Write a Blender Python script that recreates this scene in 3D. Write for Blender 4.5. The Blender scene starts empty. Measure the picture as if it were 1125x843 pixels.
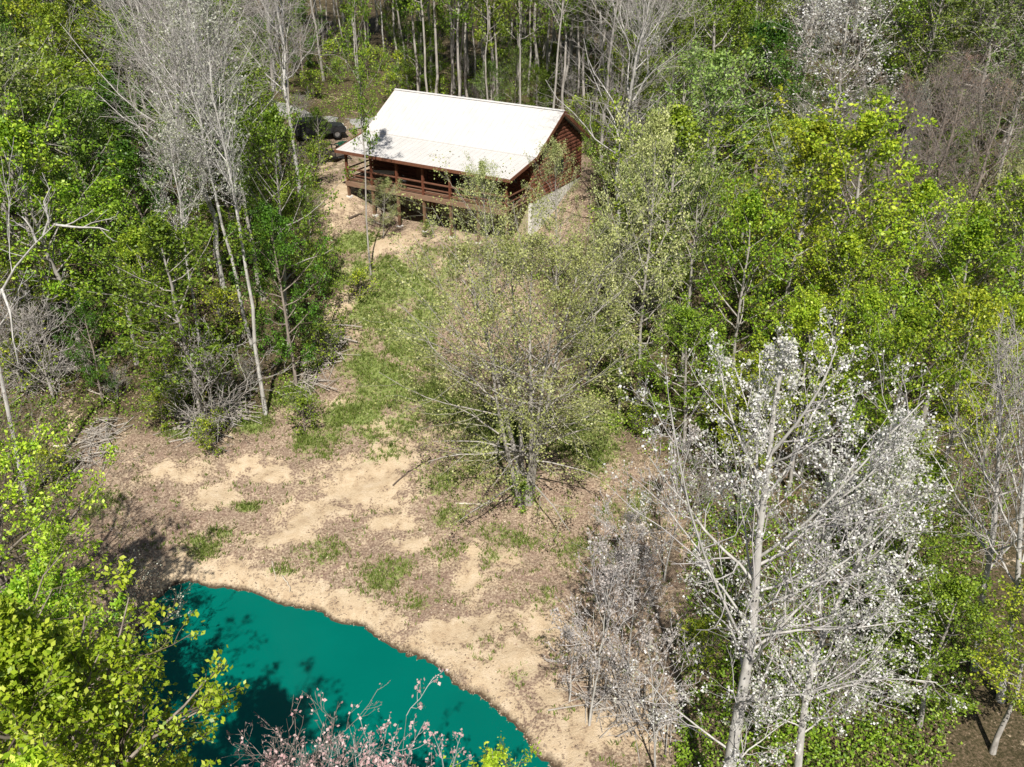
import bpy, math, random
import numpy as np
from mathutils import Vector, Matrix

# ------------------------------------------------------------------ camera, sky, sun
scene = bpy.context.scene
COL = scene.collection
F, PITCH, CAMZ = 1000.0, math.radians(29.0), 30.0
PW, PH = 1125.0, 843.0
cam_d = bpy.data.cameras.new('camera'); cam = bpy.data.objects.new('camera', cam_d); COL.objects.link(cam)
cam_d.sensor_width = 36.0; cam_d.lens = 36.0*F/PW; cam_d.clip_end = 4000
cam.location = (0, 0, CAMZ); cam.rotation_euler = (math.radians(90)-PITCH, 0, 0)
scene.camera = cam
SUN_EL, SUN_X = math.radians(51), 0.04          # sun behind the camera
world = bpy.data.worlds.new('World'); scene.world = world; world.use_nodes = True
wn = world.node_tree.nodes; wl = world.node_tree.links
sky = wn.new('ShaderNodeTexSky'); sky.sky_type = 'NISHITA'; sky.sun_disc = False
sky.sun_elevation = SUN_EL; sky.sun_rotation = math.pi - math.atan(SUN_X)
wl.new(sky.outputs[0], wn['Background'].inputs[0]); wn['Background'].inputs[1].default_value = 0.05
sd = bpy.data.lights.new('sun', 'SUN'); sun = bpy.data.objects.new('sun', sd); COL.objects.link(sun)
sd.energy = 5.0; sd.angle = math.radians(0.53); sd.color = (1.0, 0.95, 0.87)
tosun = Vector((SUN_X*math.cos(SUN_EL), -math.cos(SUN_EL), math.sin(SUN_EL))).normalized()
sun.rotation_euler = tosun.to_track_quat('Z', 'Y').to_euler()
scene.view_settings.view_transform = 'Standard'; scene.view_settings.look = 'None'
scene.view_settings.exposure = 0.44; scene.view_settings.gamma = 1.0
scene.render.engine = 'CYCLES'
scene.cycles.max_bounces = 6; scene.cycles.diffuse_bounces = 3; scene.cycles.transmission_bounces = 3

# ------------------------------------------------------------------ terrain height
CP, SP = math.cos(PITCH), math.sin(PITCH)
def project(x, y, z):
    z = z-CAMZ
    d = y*CP - z*SP; u = y*SP + z*CP
    return PW/2 + F*x/d, PH/2 - F*u/d
def ray(px, py):
    a = (px-PW/2)/F; b = -(py-PH/2)/F
    return np.array([a, CP + b*SP, -SP + b*CP])
def at_z(px, py, z):
    r = ray(px, py); t = (z-CAMZ)/r[2]; return r*t + np.array([0, 0, CAMZ])
shore_px = [(128,760),(138,715),(150,690),(160,665),(183,646),(210,636),(250,645),(300,657),(350,673),(400,691),(440,711),(480,735),
            (520,762),(560,794),(590,823),(618,858),(600,960),(420,1060),(200,1020),(120,900)]
shore = np.array([at_z(px, py, 0)[:2] for px, py in shore_px])
def smooth_poly(P, it=2):
    for _ in range(it):
        Q = np.empty((len(P)*2, 2)); N = np.roll(P, -1, 0)
        Q[0::2] = .75*P+.25*N; Q[1::2] = .25*P+.75*N; P = Q
    return P
shore = smooth_poly(shore, 2)
def shore_dist(x, y):
    x = np.asarray(x, float); y = np.asarray(y, float)
    best = np.full(x.shape, 1e9); inside = np.zeros(x.shape, bool)
    n = len(shore)
    for i in range(n):
        ax, ay = shore[i]; bx, by = shore[(i+1) % n]
        dx, dy = bx-ax, by-ay
        t = np.clip(((x-ax)*dx+(y-ay)*dy)/(dx*dx+dy*dy), 0, 1)
        best = np.minimum(best, np.hypot(x-ax-t*dx, y-ay-t*dy))
        c = ((ay > y) != (by > y)) & (x < (bx-ax)*(y-ay)/(by-ay+1e-12)+ax)
        inside ^= c
    return np.where(inside, -best, best)
# cabin frame: origin on the deck's front left corner at floor height
HO = np.array([-12.38, 66.75, 10.3]); HA = 0.535
HU = np.array([math.cos(HA), -math.sin(HA)]); HV = np.array([math.sin(HA), math.cos(HA)])
HL, D1, D2, D3, HR, HB, HE = 14.0, 3.3, 7.2, 10.9, 5.25, 2.95, 2.25
def sstep(a, b, x):
    t = np.clip((x-a)/(b-a), 0, 1); return t*t*(3-2*t)
def ripple(x, y):
    return (0.10*np.sin(x*.9+1.3*np.sin(y*.4)) * np.sin(y*.8+.7) + .05*np.sin(x*2.3+y*1.1+2*np.sin(x*.7)) + .035*np.sin(y*3.1-x*1.7+1.5*np.sin(y*.9))
            + .018*np.sin(x*5.3+3*np.sin(y*1.9)) * np.sin(y*4.7+2*np.sin(x*1.3)))
def ground(x, y):
    x = np.asarray(x, float); y = np.asarray(y, float)
    d = shore_dist(x, y)
    # wobble the shore a little
    dw = d + .16*np.sin(x*2.1+np.sin(y*1.7)*1.2) + .09*np.sin(x*5.1+y*4.3) + .05*np.sin(x*9.3-y*7.7)
    out = 0.28*(1-np.exp(-np.maximum(dw, 0)/.30)) + .045*np.minimum(np.maximum(dw, 0), 8)
    z = np.where(dw > 0, out, np.maximum(dw*.8, -1.6))
    sp = lambda v, k: k*np.log1p(np.exp(np.clip(v/k, -30, 30)))
    ramp = .255*(sp(y-37, 4) - sp(y-67, 5)) + .07*sp(y-67, 5)
    ramp = ramp + .05*sp(x-6, 3)*np.clip((y-20)/20, 0, 1) + .03*sp(-x-16, 3)*np.clip((y-30)/20, 0, 1)
    z = z + ramp*np.clip((d+1)/3, 0, 1) + ripple(x, y)*np.clip((d-.3)/2.5, 0, 1)
    # cabin terrace
    s = (x-HO[0])*HU[0] + (y-HO[1])*HU[1]; t = (x-HO[0])*HV[0] + (y-HO[1])*HV[1]
    left = 1-sstep(-1.5, 4.2, s)
    pad = 7.55 + 2.35*sstep(3.3, 11.5, t) + (1.9*left)*(1-sstep(3.3, 11.5, t))
    dd = np.maximum(np.maximum(-3-s, s-HL-1.5), np.maximum(-1.3-t, t-D3-4))
    w = 1-sstep(0, 7, dd)
    return z*(1-w) + (pad + .3*ripple(x, y))*w
def g1(x, y): return float(ground(np.array([x]), np.array([y]))[0])
def at(px, py):
    r = ray(px, py); ts = np.linspace(15, 260, 1400)
    P = r[None]*ts[:, None]; P[:, 2] += CAMZ
    gz = ground(P[:, 0], P[:, 1]); hit = np.nonzero(P[:, 2] <= gz)[0]
    i = hit[0] if len(hit) else len(ts)-1
    return np.array([P[i, 0], P[i, 1], gz[i]])

# ------------------------------------------------------------------ node helpers
MATS = {}
def newmat(name):
    m = bpy.data.materials.new(name); m.use_nodes = True
    nt = m.node_tree
    return m, nt, nt.nodes['Principled BSDF']
def N(nt, t, **kw):
    n = nt.nodes.new(t)
    for k, v in kw.items():
        if k.startswith('i_'): n.inputs[k[2:].replace('_', ' ')].default_value = v
        else: setattr(n, k, v)
    return n
def ramp(nt, fac, stops, interp='LINEAR'):
    r = nt.nodes.new('ShaderNodeValToRGB'); r.color_ramp.interpolation = interp
    el = r.color_ramp.elements
    while len(el) < len(stops): el.new(0.5)
    for e, (p, c) in zip(el, stops): e.position = p; e.color = tuple(c)+(1,) if len(c) == 3 else c
    nt.links.new(fac, r.inputs[0]); return r.outputs[0]
def mixc(nt, fac, a, b, mode='MIX'):
    m = nt.nodes.new('ShaderNodeMix'); m.data_type = 'RGBA'; m.blend_type = mode
    for sock, v in ((m.inputs[0], fac), (m.inputs[6], a), (m.inputs[7], b)):
        if hasattr(v, 'is_output'): nt.links.new(v, sock)
        elif isinstance(v, (int, float)): sock.default_value = v
        else: sock.default_value = tuple(v)+(1,)
    return m.outputs[2]
def mathn(nt, op, a, b=0.0, clamp=False):
    m = nt.nodes.new('ShaderNodeMath'); m.operation = op; m.use_clamp = clamp
    for sock, v in ((m.inputs[0], a), (m.inputs[1], b)):
        if hasattr(v, 'is_output'): nt.links.new(v, sock)
        else: sock.default_value = v
    return m.outputs[0]
def noise(nt, scale, detail=4, rough=.55, vec=None, dist=0.0):
    n = nt.nodes.new('ShaderNodeTexNoise'); n.inputs['Scale'].default_value = scale
    n.inputs['Detail'].default_value = detail; n.inputs['Roughness'].default_value = rough; n.inputs['Distortion'].default_value = dist
    if vec is not None: nt.links.new(vec, n.inputs['Vector'])
    return n.outputs[0]
def coords(nt, kind='Object', scale=None):
    c = nt.nodes.new('ShaderNodeTexCoord').outputs[kind]
    if scale:
        m = nt.nodes.new('ShaderNodeMapping'); m.inputs['Scale'].default_value = scale
        nt.links.new(c, m.inputs[0]); c = m.outputs[0]
    return c
def plain(name, c1, c2=None, scale=3.0, rough=.8, bump=0.0, stretch=None, metallic=0.0, spec=.3):
    m, nt, b = newmat(name)
    c2 = c2 or tuple(v*.75 for v in c1)
    v = coords(nt, 'Object', stretch)
    n = noise(nt, scale, 5, .6, v)
    nt.links.new(ramp(nt, n, [(.3, c2), (.7, c1)]), b.inputs['Base Color'])
    b.inputs['Roughness'].default_value = rough; b.inputs['Metallic'].default_value = metallic
    b.inputs['Specular IOR Level'].default_value = spec
    if bump:
        bn = nt.nodes.new('ShaderNodeBump'); bn.inputs['Strength'].default_value = bump; bn.inputs['Distance'].default_value = .03
        nt.links.new(noise(nt, scale*4, 4, .6, v), bn.inputs['Height']); nt.links.new(bn.outputs[0], b.inputs['Normal'])
    MATS[name] = m; return m
def bark(name, c_lo, c_hi, scale=6):
    m, nt, b = newmat(name)
    v = coords(nt, 'Object', (1, 1, .25))
    n = noise(nt, scale, 5, .65, v); n2 = noise(nt, 1.1, 3, .5, coords(nt))
    c = ramp(nt, n, [(.32, c_lo), (.62, c_hi)])
    c = mixc(nt, ramp(nt, n2, [(.4, (0, 0, 0)), (.7, (1, 1, 1))]), c, tuple(v*.65 for v in c_hi))
    nt.links.new(c, b.inputs['Base Color']); b.inputs['Roughness'].default_value = .9; b.inputs['Specular IOR Level'].default_value = .15
    MATS[name] = m; return m
def leaf(name, stops, trans=.24, gloss=.35, objvar=.035, patch=None):
    """stops: colours spread over leaves at random; patch: second tone in large clumps"""
    m, nt, b = newmat(name)
    geo = nt.nodes.new('ShaderNodeNewGeometry'); oi = nt.nodes.new('ShaderNodeObjectInfo')
    n = len(stops)
    c = ramp(nt, geo.outputs['Random Per Island'], [(i/(n-1), s) for i, s in enumerate(stops)])
    if patch:
        nz = noise(nt, .55, 3, .6, coords(nt)); c = mixc(nt, ramp(nt, nz, [(.45, (0, 0, 0)), (.62, (1, 1, 1))]), c, mixc(nt, .5, c, patch))
    hs = nt.nodes.new('ShaderNodeHueSaturation'); nt.links.new(c, hs.inputs['Color'])
    nt.links.new(mathn(nt, 'ADD', mathn(nt, 'MULTIPLY', oi.outputs['Random'], objvar), .5-objvar/2), hs.inputs['Hue'])
    rv = mathn(nt, 'FRACT', mathn(nt, 'MULTIPLY', oi.outputs['Random'], 7.31))
    nt.links.new(mathn(nt, 'ADD', mathn(nt, 'MULTIPLY', rv, .5), .72), hs.inputs['Value'])
    c = hs.outputs[0]
    nt.links.new(c, b.inputs['Base Color']); b.inputs['Roughness'].default_value = .45
    b.inputs['Specular IOR Level'].default_value = gloss
    tr = nt.nodes.new('ShaderNodeBsdfTranslucent'); nt.links.new(c, tr.inputs[0])
    mx = nt.nodes.new('ShaderNodeMixShader'); mx.inputs[0].default_value = trans
    nt.links.new(b.outputs[0], mx.inputs[1]); nt.links.new(tr.outputs[0], mx.inputs[2])
    nt.links.new(mx.outputs[0], nt.nodes['Material Output'].inputs['Surface'])
    MATS[name] = m; return m

# ------------------------------------------------------------------ object helpers
def tag(o, label=None, cat=None, group=None, kind=None):
    if label: o['label'] = label
    if cat: o['category'] = cat
    if group: o['group'] = group
    if kind: o['kind'] = kind
    return o
def empty(name, loc, rz=0, label=None, cat=None, group=None):
    o = bpy.data.objects.new(name, None); o.empty_display_size = .3
    o.location = loc; o.rotation_euler = (0, 0, rz); COL.objects.link(o)
    return tag(o, label, cat, group)
def mesh_np(name, verts, faces, mats, midx=None, smooth=False):
    """faces: (n,4) or (n,3) int array"""
    me = bpy.data.meshes.new(name)
    verts = np.ascontiguousarray(verts, np.float32); faces = np.ascontiguousarray(faces, np.int32)
    k = faces.shape[1]
    me.vertices.add(len(verts)); me.vertices.foreach_set('co', verts.ravel())
    me.loops.add(faces.size); me.loops.foreach_set('vertex_index', faces.ravel())
    me.polygons.add(len(faces)); me.polygons.foreach_set('loop_start', np.arange(0, faces.size, k, dtype=np.int32))
    me.polygons.foreach_set('loop_total', np.full(len(faces), k, np.int32))
    for m in mats: me.materials.append(m)
    if midx is not None: me.polygons.foreach_set('material_index', np.ascontiguousarray(midx, np.int32))
    if smooth: me.polygons.foreach_set('use_smooth', np.ones(len(faces), bool))
    me.update(calc_edges=True); me.validate(); return me
def link(name, me, parent=None, loc=None):
    o = bpy.data.objects.new(name, me); COL.objects.link(o)
    if parent: o.parent = parent
    if loc is not None: o.location = loc
    return o
class MB:
    """collects boxes, bars and prisms into one mesh"""
    def __init__(s): s.v = []; s.f = []
    def add(s, vs, fs):
        n = len(s.v); s.v += [tuple(map(float, p)) for p in vs]; s.f += [tuple(i+n for i in f) for f in fs]; return s
    def box(s, x0, y0, z0, x1, y1, z1):
        return s.add([(x0,y0,z0),(x1,y0,z0),(x1,y1,z0),(x0,y1,z0),(x0,y0,z1),(x1,y0,z1),(x1,y1,z1),(x0,y1,z1)],
                     [(0,3,2,1),(4,5,6,7),(0,1,5,4),(1,2,6,5),(2,3,7,6),(3,0,4,7)])
    def prism(s, prof, axis, a, b):
        """prof: list of 2-D points in the plane across the axis ('x' -> (y,z), 'y' -> (x,z), 'z' -> (x,y))"""
        n = len(prof)
        mk = {'x': lambda p, q: (q, p[0], p[1]), 'y': lambda p, q: (p[0], q, p[1]), 'z': lambda p, q: (p[0], p[1], q)}[axis]
        vs = [mk(p, a) for p in prof]+[mk(p, b) for p in prof]
        fs = [tuple(range(n))[::-1], tuple(range(n, 2*n))]+[(i, (i+1) % n, n+(i+1) % n, n+i) for i in range(n)]
        return s.add(vs, fs)
    def tube(s, pts, r, n=8):
        pts = [Vector(p) for p in pts]; rr = r if isinstance(r, (list, tuple)) else [r]*len(pts)
        vs = []
        for i, p in enumerate(pts):
            t = (pts[min(i+1, len(pts)-1)]-pts[max(i-1, 0)]).normalized()
            a = t.cross(Vector((0, 0, 1)) if abs(t.z) < .9 else Vector((1, 0, 0))).normalized(); b = t.cross(a)
            for k in range(n):
                an = 2*math.pi*k/n; vs.append(p+(a*math.cos(an)+b*math.sin(an))*rr[i])
        fs = [(i*n+k, i*n+(k+1) % n, (i+1)*n+(k+1) % n, (i+1)*n+k) for i in range(len(pts)-1) for k in range(n)]
        fs += [tuple(range(n))[::-1], tuple((len(pts)-1)*n+k for k in range(n))]
        return s.add(vs, fs)
    def build(s, name, mat, parent=None, bevel=0, smooth=False):
        me = bpy.data.meshes.new(name); me.from_pydata(s.v, [], s.f); me.materials.append(mat); me.update()
        import bmesh
        bm = bmesh.new(); bm.from_mesh(me); bmesh.ops.recalc_face_normals(bm, faces=bm.faces)
        if bevel: bmesh.ops.bevel(bm, geom=bm.edges[:], offset=bevel, segments=2, affect='EDGES', clamp_overlap=True)
        bm.to_mesh(me); bm.free()
        if smooth:
            for p in me.polygons: p.use_smooth = True
        return link(name, me, parent)

# ------------------------------------------------------------------ materials
SAND = (.53, .40, .255)
plain('white_roof', (.575, .56, .545), (.51, .495, .475), 1.2, .55)
plain('fascia', (.20, .085, .045), (.13, .05, .03), 8)
plain('dark_log', (.17, .06, .032), (.10, .035, .02), 9, .7, .3, (.3, .3, 1))
plain('rail_log', (.17, .075, .045), (.10, .045, .028), 7, .7, .3, (.3, .3, 1))
plain('red_log', (.21, .078, .048), (.12, .048, .03), 7, .65, .3, (.3, .3, 1))
plain('deck_wood', (.27, .17, .115), (.19, .115, .075), 7, .8, .2, (.3, 3, 1))
plain('post_wood', (.20, .115, .07), (.13, .075, .045), 9, .8, .2, (1, 1, .2))
plain('concrete', (.76, .74, .70), (.62, .60, .56), 2.2, .9, .15)
plain('basement_siding', (.42, .37, .24), (.36, .31, .20), 2.0, .8)
plain('glass', (.03, .035, .04), (.02, .022, .025), 1, .08, spec=.6)
plain('black_metal', (.03, .03, .032), (.018, .018, .02), 6, .4)
plain('black_rubber', (.025, .025, .025), (.015, .015, .015), 6, .9)
plain('steel', (.38, .38, .38), (.28, .28, .28), 5, .4, metallic=.6)
plain('green_paint', (.02, .10, .055), (.012, .06, .035), 3, .35)
plain('car_paint', (.035, .036, .038), (.025, .026, .028), 3, .4)
plain('grey_paint', (.30, .30, .29), (.20, .20, .19), 3, .35)
plain('pale_wood', (.72, .68, .62), (.55, .50, .44), 5, .7)
plain('gravel', (.42, .41, .40), (.24, .23, .22), 14, .95, .6)
plain('stone', (.42, .33, .24), (.20, .15, .11), 5, .95, .5)
plain('dead_wood', (.47, .43, .38), (.26, .23, .20), 6, .95, .3)
plain('pale_stick', (.62, .56, .46), (.42, .36, .28), 6, .9)
plain('dark_stick', (.13, .10, .075), (.07, .05, .04), 6, .9)
plain('seat_fabric', (.10, .03, .025), (.07, .02, .02), 6, .9)
bark('bark_grey', (.20, .175, .15), (.47, .44, .40))
bark('bark_white', (.27, .25, .225), (.62, .60, .56))
bark('bark_brown', (.14, .11, .09), (.34, .29, .245))
bark('bark_dark', (.07, .055, .045), (.17, .14, .115))
bark('twig_grey', (.24, .21, .185), (.48, .45, .42), 3)
bark('twig_white', (.26, .24, .23), (.54, .51, .50), 3)
bark('twig_brown', (.14, .12, .105), (.34, .295, .265), 3)
bark('twig_olive', (.20, .19, .14), (.42, .40, .31), 3)
bark('twig_dark', (.07, .055, .04), (.16, .13, .10), 3)
leaf('leaf_green', [(.05, .10, .01), (.09, .165, .012), (.155, .24, .018), (.24, .345, .03), (.36, .46, .06)], patch=(.22, .34, .02))
leaf('leaf_deep', [(.025, .06, .008), (.045, .11, .012), (.08, .18, .016), (.13, .26, .025)], patch=(.14, .25, .02))
leaf('leaf_lime', [(.11, .18, .01), (.15, .24, .012), (.26, .36, .02), (.40, .50, .03), (.52, .58, .06)], patch=(.22, .38, .02), objvar=.04)
leaf('leaf_near', [(.13, .26, .012), (.30, .47, .02), (.46, .63, .035), (.66, .78, .13)], trans=.34, gloss=.5, patch=(.20, .38, .02))
leaf('leaf_pale', [(.22, .27, .07), (.38, .44, .13), (.52, .57, .20), (.64, .68, .32)], patch=(.30, .38, .10))
leaf('leaf_olive', [(.24, .30, .09), (.36, .42, .14), (.47, .52, .21), (.58, .60, .32)], patch=(.22, .29, .09))
leaf('leaf_soft', [(.08, .13, .03), (.14, .22, .045), (.22, .32, .07), (.33, .43, .12)], patch=(.25, .34, .07))
leaf('blossom_white', [(.46, .46, .42), (.62, .61, .60), (.78, .77, .76), (.34, .36, .22), (.55, .53, .51)], trans=.3, gloss=.2)
leaf('bud_pale', [(.42, .45, .33), (.55, .56, .46), (.66, .66, .60), (.30, .35, .17)], trans=.3, gloss=.2)
leaf('bud_mauve', [(.50, .44, .40), (.62, .56, .52), (.74, .70, .68), (.38, .32, .27)], trans=.3, gloss=.2)
leaf('bud_brown', [(.24, .15, .11), (.33, .22, .16), (.40, .30, .20)], trans=.3, gloss=.2)
leaf('blossom_pink', [(.46, .29, .28), (.60, .42, .40), (.72, .58, .55), (.30, .2, .18)], trans=.3, gloss=.2)
leaf('grass_blade', [(.13, .21, .03), (.20, .30, .045), (.28, .37, .08), (.42, .40, .17)], trans=.35, gloss=.2)
leaf('litter', [(.17, .115, .075), (.29, .205, .14), (.42, .315, .225), (.08, .055, .038), (.56, .46, .35)], trans=.1, gloss=.2)

# ------------------------------------------------------------------ ground sheet
def world_blob(x, y, b):
    """b = (px, py, rx_px, ry_px) on the photo's ground -> soft ellipse around that spot in metres"""
    c = at(b[0], b[1]); e = at(b[0]+b[2], b[1]); n = at(b[0], b[1]-b[3])
    rx = max(abs(e[0]-c[0]), .3); ry = max(math.hypot(n[0]-c[0], n[1]-c[1]), .3)
    return np.exp(-(((x-c[0])/rx)**2+((y-c[1])/ry)**2)*1.1)
sand_b = [(365,560,66,14),(430,575,36,12),(560,612,34,16),(600,690,40,16),(300,520,50,16),(490,470,24,16),(450,600,40,10),(400,535,74,42),(440,500,42,27),(470,480,36,25),(275,515,33,20),(245,545,40,17),(340,572,57,16),(310,590,48,12),(515,635,19,37),(520,605,16,12),
          (545,680,40,25),(500,700,36,15),(575,725,40,32),(605,770,40,32),(640,800,48,37),(480,690,36,12),(430,470,42,15),(380,350,28,30),(395,300,24,15),(655,745,42,27),
          (440,262,74,11),(375,215,21,22),(500,290,31,12),(360,180,16,15),(200,520,48,17),(380,440,26,10),(690,790,48,30)]
grass_b = [(432,400,64,64),(400,455,40,16),(470,440,59,29),(450,300,67,27),(395,268,29,16),(385,480,45,14),(350,500,27,13),(215,600,43,16),(245,590,27,12),(350,612,45,21),
           (420,635,45,27),(455,660,40,17),(310,628,24,9),(575,742,20,21),(505,525,54,35),(480,570,40,16),(650,610,54,29),(690,555,54,29),(560,590,54,18),(330,440,37,21),(410,330,35,27),(470,345,45,35),
           (280,465,32,13),(600,655,35,18),(270,560,27,8),(640,480,54,40),(540,470,67,37),(200,480,27,10),(100,560,40,27),(420,500,36,16),(440,320,60,40),(425,360,55,50),(440,440,60,40),(390,460,40,20),(350,485,30,14),(450,360,40,30),(380,300,30,20),(520,610,60,20)]
def masks(x, y):
    s = np.zeros(x.shape); g = np.zeros(x.shape)
    for b in sand_b: s = np.maximum(s, world_blob(x, y, b))
    for b in grass_b: g = np.maximum(g, world_blob(x, y, b)*(1.0 if b[1] < 500 else .62))
    d = shore_dist(x, y)
    s = np.maximum(s, 1.0*np.exp(-np.maximum(d-.5, 0)**2/.9)*(d < 8))
    q = .5+.25*np.sin(x*1.15+2.2*np.sin(y*.63)+.7)+.25*np.sin(y*1.45+1.9*np.sin(x*.81))+.15*np.sin(x*3.1+y*2.3+2*np.sin(y*1.9))
    g = np.clip(g*(.55+.9*q), 0, 1)
    s = np.clip(s*(.7+.5*(1-q)), 0, 1)
    s = np.maximum(s, .17*(1-woods(x, y)))
    return s, g
clear_px = [(60,640),(95,470),(230,482),(300,462),(345,425),(385,360),(372,290),(352,235),(345,150),(430,128),(640,140),(655,260),(570,300),(600,330),(640,470),(735,510),(760,600),(740,900),(500,960),(120,900),(60,800)]
clear = np.array([at(px, py)[:2] for px, py in clear_px])
def inside(P, x, y):
    x = np.asarray(x, float); y = np.asarray(y, float); c = np.zeros(x.shape, bool); n = len(P)
    for i in range(n):
        ax, ay = P[i]; bx, by = P[(i+1) % n]
        c ^= ((ay > y) != (by > y)) & (x < (bx-ax)*(y-ay)/(by-ay+1e-12)+ax)
    return c
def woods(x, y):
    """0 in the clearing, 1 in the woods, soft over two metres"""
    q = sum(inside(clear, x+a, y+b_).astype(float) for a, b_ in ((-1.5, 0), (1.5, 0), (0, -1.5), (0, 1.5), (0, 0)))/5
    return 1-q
xs = np.concatenate([-np.geomspace(900, 46, 14)[:-1], np.arange(-46, 46, .36), np.geomspace(46, 900, 14)])
ys = np.concatenate([[-300, -120, -50, -15], np.arange(8, 46, .26), np.arange(46, 84, .40), np.geomspace(84, 2200, 36)])
GX, GY = np.meshgrid(xs, ys); gx, gy = GX.ravel(), GY.ravel()
gz = ground(gx, gy)
nx, ny = len(xs), len(ys)
idx = np.arange(nx*ny).reshape(ny, nx)
gf = np.stack([idx[:-1, :-1], idx[:-1, 1:], idx[1:, 1:], idx[1:, :-1]], -1).reshape(-1, 4)
def ground_mat():
    m, nt, b = newmat('earth')
    co = coords(nt)
    a_s = N(nt, 'ShaderNodeAttribute', attribute_name='sand').outputs['Fac']
    a_g = N(nt, 'ShaderNodeAttribute', attribute_name='grass').outputs['Fac']
    big = noise(nt, .30, 7, .68, co, 1.2); mid = noise(nt, 1.6, 6, .65, co, .3); fine = noise(nt, 9, 5, .7, co); vf = noise(nt, 30, 4, .7, co)
    # leaf litter: brown to mauve
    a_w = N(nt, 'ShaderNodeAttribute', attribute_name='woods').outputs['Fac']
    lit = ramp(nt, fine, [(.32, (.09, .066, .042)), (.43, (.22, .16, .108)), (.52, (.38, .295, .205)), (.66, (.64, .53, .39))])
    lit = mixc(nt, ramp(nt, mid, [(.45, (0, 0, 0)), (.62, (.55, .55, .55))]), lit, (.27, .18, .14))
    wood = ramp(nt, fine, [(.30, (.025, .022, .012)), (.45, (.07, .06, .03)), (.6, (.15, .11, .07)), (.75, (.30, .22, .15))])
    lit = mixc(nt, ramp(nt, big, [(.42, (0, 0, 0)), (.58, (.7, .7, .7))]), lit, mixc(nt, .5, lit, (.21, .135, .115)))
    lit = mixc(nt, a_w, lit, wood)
    sand = ramp(nt, mid, [(.25, (.42, .30, .19)), (.5, (.58, .46, .31)), (.75, (.70, .58, .43))])
    sand = mixc(nt, ramp(nt, vf, [(.35, (.5, .5, .5)), (.6, (0, 0, 0))]), sand, (.33, .23, .15))
    a_s = mathn(nt, 'ADD', a_s, mathn(nt, 'MULTIPLY', mathn(nt, 'SUBTRACT', .47, big), 2.4))
    sm = mathn(nt, 'ADD', a_s, mathn(nt, 'ADD', mathn(nt, 'MULTIPLY', mathn(nt, 'SUBTRACT', mid, .5), 2.2), mathn(nt, 'MULTIPLY', mathn(nt, 'SUBTRACT', fine, .5), 2.0)))
    sm = ramp(nt, sm, [(.30, (0, 0, 0)), (.62, (1, 1, 1))])
    grs = ramp(nt, fine, [(.3, (.08, .13, .03)), (.5, (.17, .25, .05)), (.7, (.34, .37, .13))])
    gm = mathn(nt, 'ADD', a_g, mathn(nt, 'ADD', mathn(nt, 'MULTIPLY', mathn(nt, 'SUBTRACT', mid, .5), 1.6), mathn(nt, 'MULTIPLY', mathn(nt, 'SUBTRACT', fine, .5), 1.8)))
    gm = mathn(nt, 'MULTIPLY', ramp(nt, gm, [(.52, (0, 0, 0)), (.78, (1, 1, 1))]), .85)
    c = mixc(nt, sm, lit, sand); c = mixc(nt, gm, c, grs)
    # wet, darker earth in the narrow band that touches the water
    z = nt.nodes.new('ShaderNodeSeparateXYZ'); nt.links.new(co, z.inputs[0])
    wz = mathn(nt, 'ADD', z.outputs[2], mathn(nt, 'MULTIPLY', mathn(nt, 'SUBTRACT', fine, .5), .25))
    c = mixc(nt, ramp(nt, wz, [(.05, (1, 1, 1)), (.19, (0, 0, 0))]), c, (.085, .06, .038))
    nt.links.new(c, b.inputs['Base Color']); b.inputs['Roughness'].default_value = .95; b.inputs['Specular IOR Level'].default_value = .1
    bn = nt.nodes.new('ShaderNodeBump'); bn.inputs['Strength'].default_value = .7; bn.inputs['Distance'].default_value = .12
    nt.links.new(mathn(nt, 'ADD', fine, mathn(nt, 'MULTIPLY', vf, .5)), bn.inputs['Height']); nt.links.new(bn.outputs[0], b.inputs['Normal'])
    MATS['earth'] = m; return m
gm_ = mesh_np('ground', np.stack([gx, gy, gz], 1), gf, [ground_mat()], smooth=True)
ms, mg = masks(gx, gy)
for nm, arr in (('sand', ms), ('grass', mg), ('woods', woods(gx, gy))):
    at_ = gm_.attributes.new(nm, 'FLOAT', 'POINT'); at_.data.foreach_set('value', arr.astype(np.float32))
tag(link('ground', gm_), kind='structure')

# ------------------------------------------------------------------ pond
def pond():
    m, nt, b = newmat('pond_water')
    co = coords(nt)
    n = noise(nt, .22, 3, .5, co)
    nt.links.new(ramp(nt, n, [(.3, (.0, .112, .088)), (.7, (.0, .132, .103))]), b.inputs['Base Color'])
    b.inputs['Roughness'].default_value = .06; b.inputs['IOR'].default_value = 1.33
    b.inputs['Specular IOR Level'].default_value = .35
    bn = nt.nodes.new('ShaderNodeBump'); bn.inputs['Strength'].default_value = .3; bn.inputs['Distance'].default_value = .02
    nt.links.new(noise(nt, 5, 3, .6, co), bn.inputs['Height']); nt.links.new(bn.outputs[0], b.inputs['Normal'])
    c = shore.mean(0); P = c+(shore-c)*1.12
    me = bpy.data.meshes.new('pond_water'); me.from_pydata([(p[0], p[1], 0.0) for p in P], [], [tuple(range(len(P)))]); me.materials.append(m)
    me.update()
    if me.polygons[0].normal.z < 0: me.flip_normals()
    tag(link('pond_water', me), kind='structure')
pond()

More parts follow.
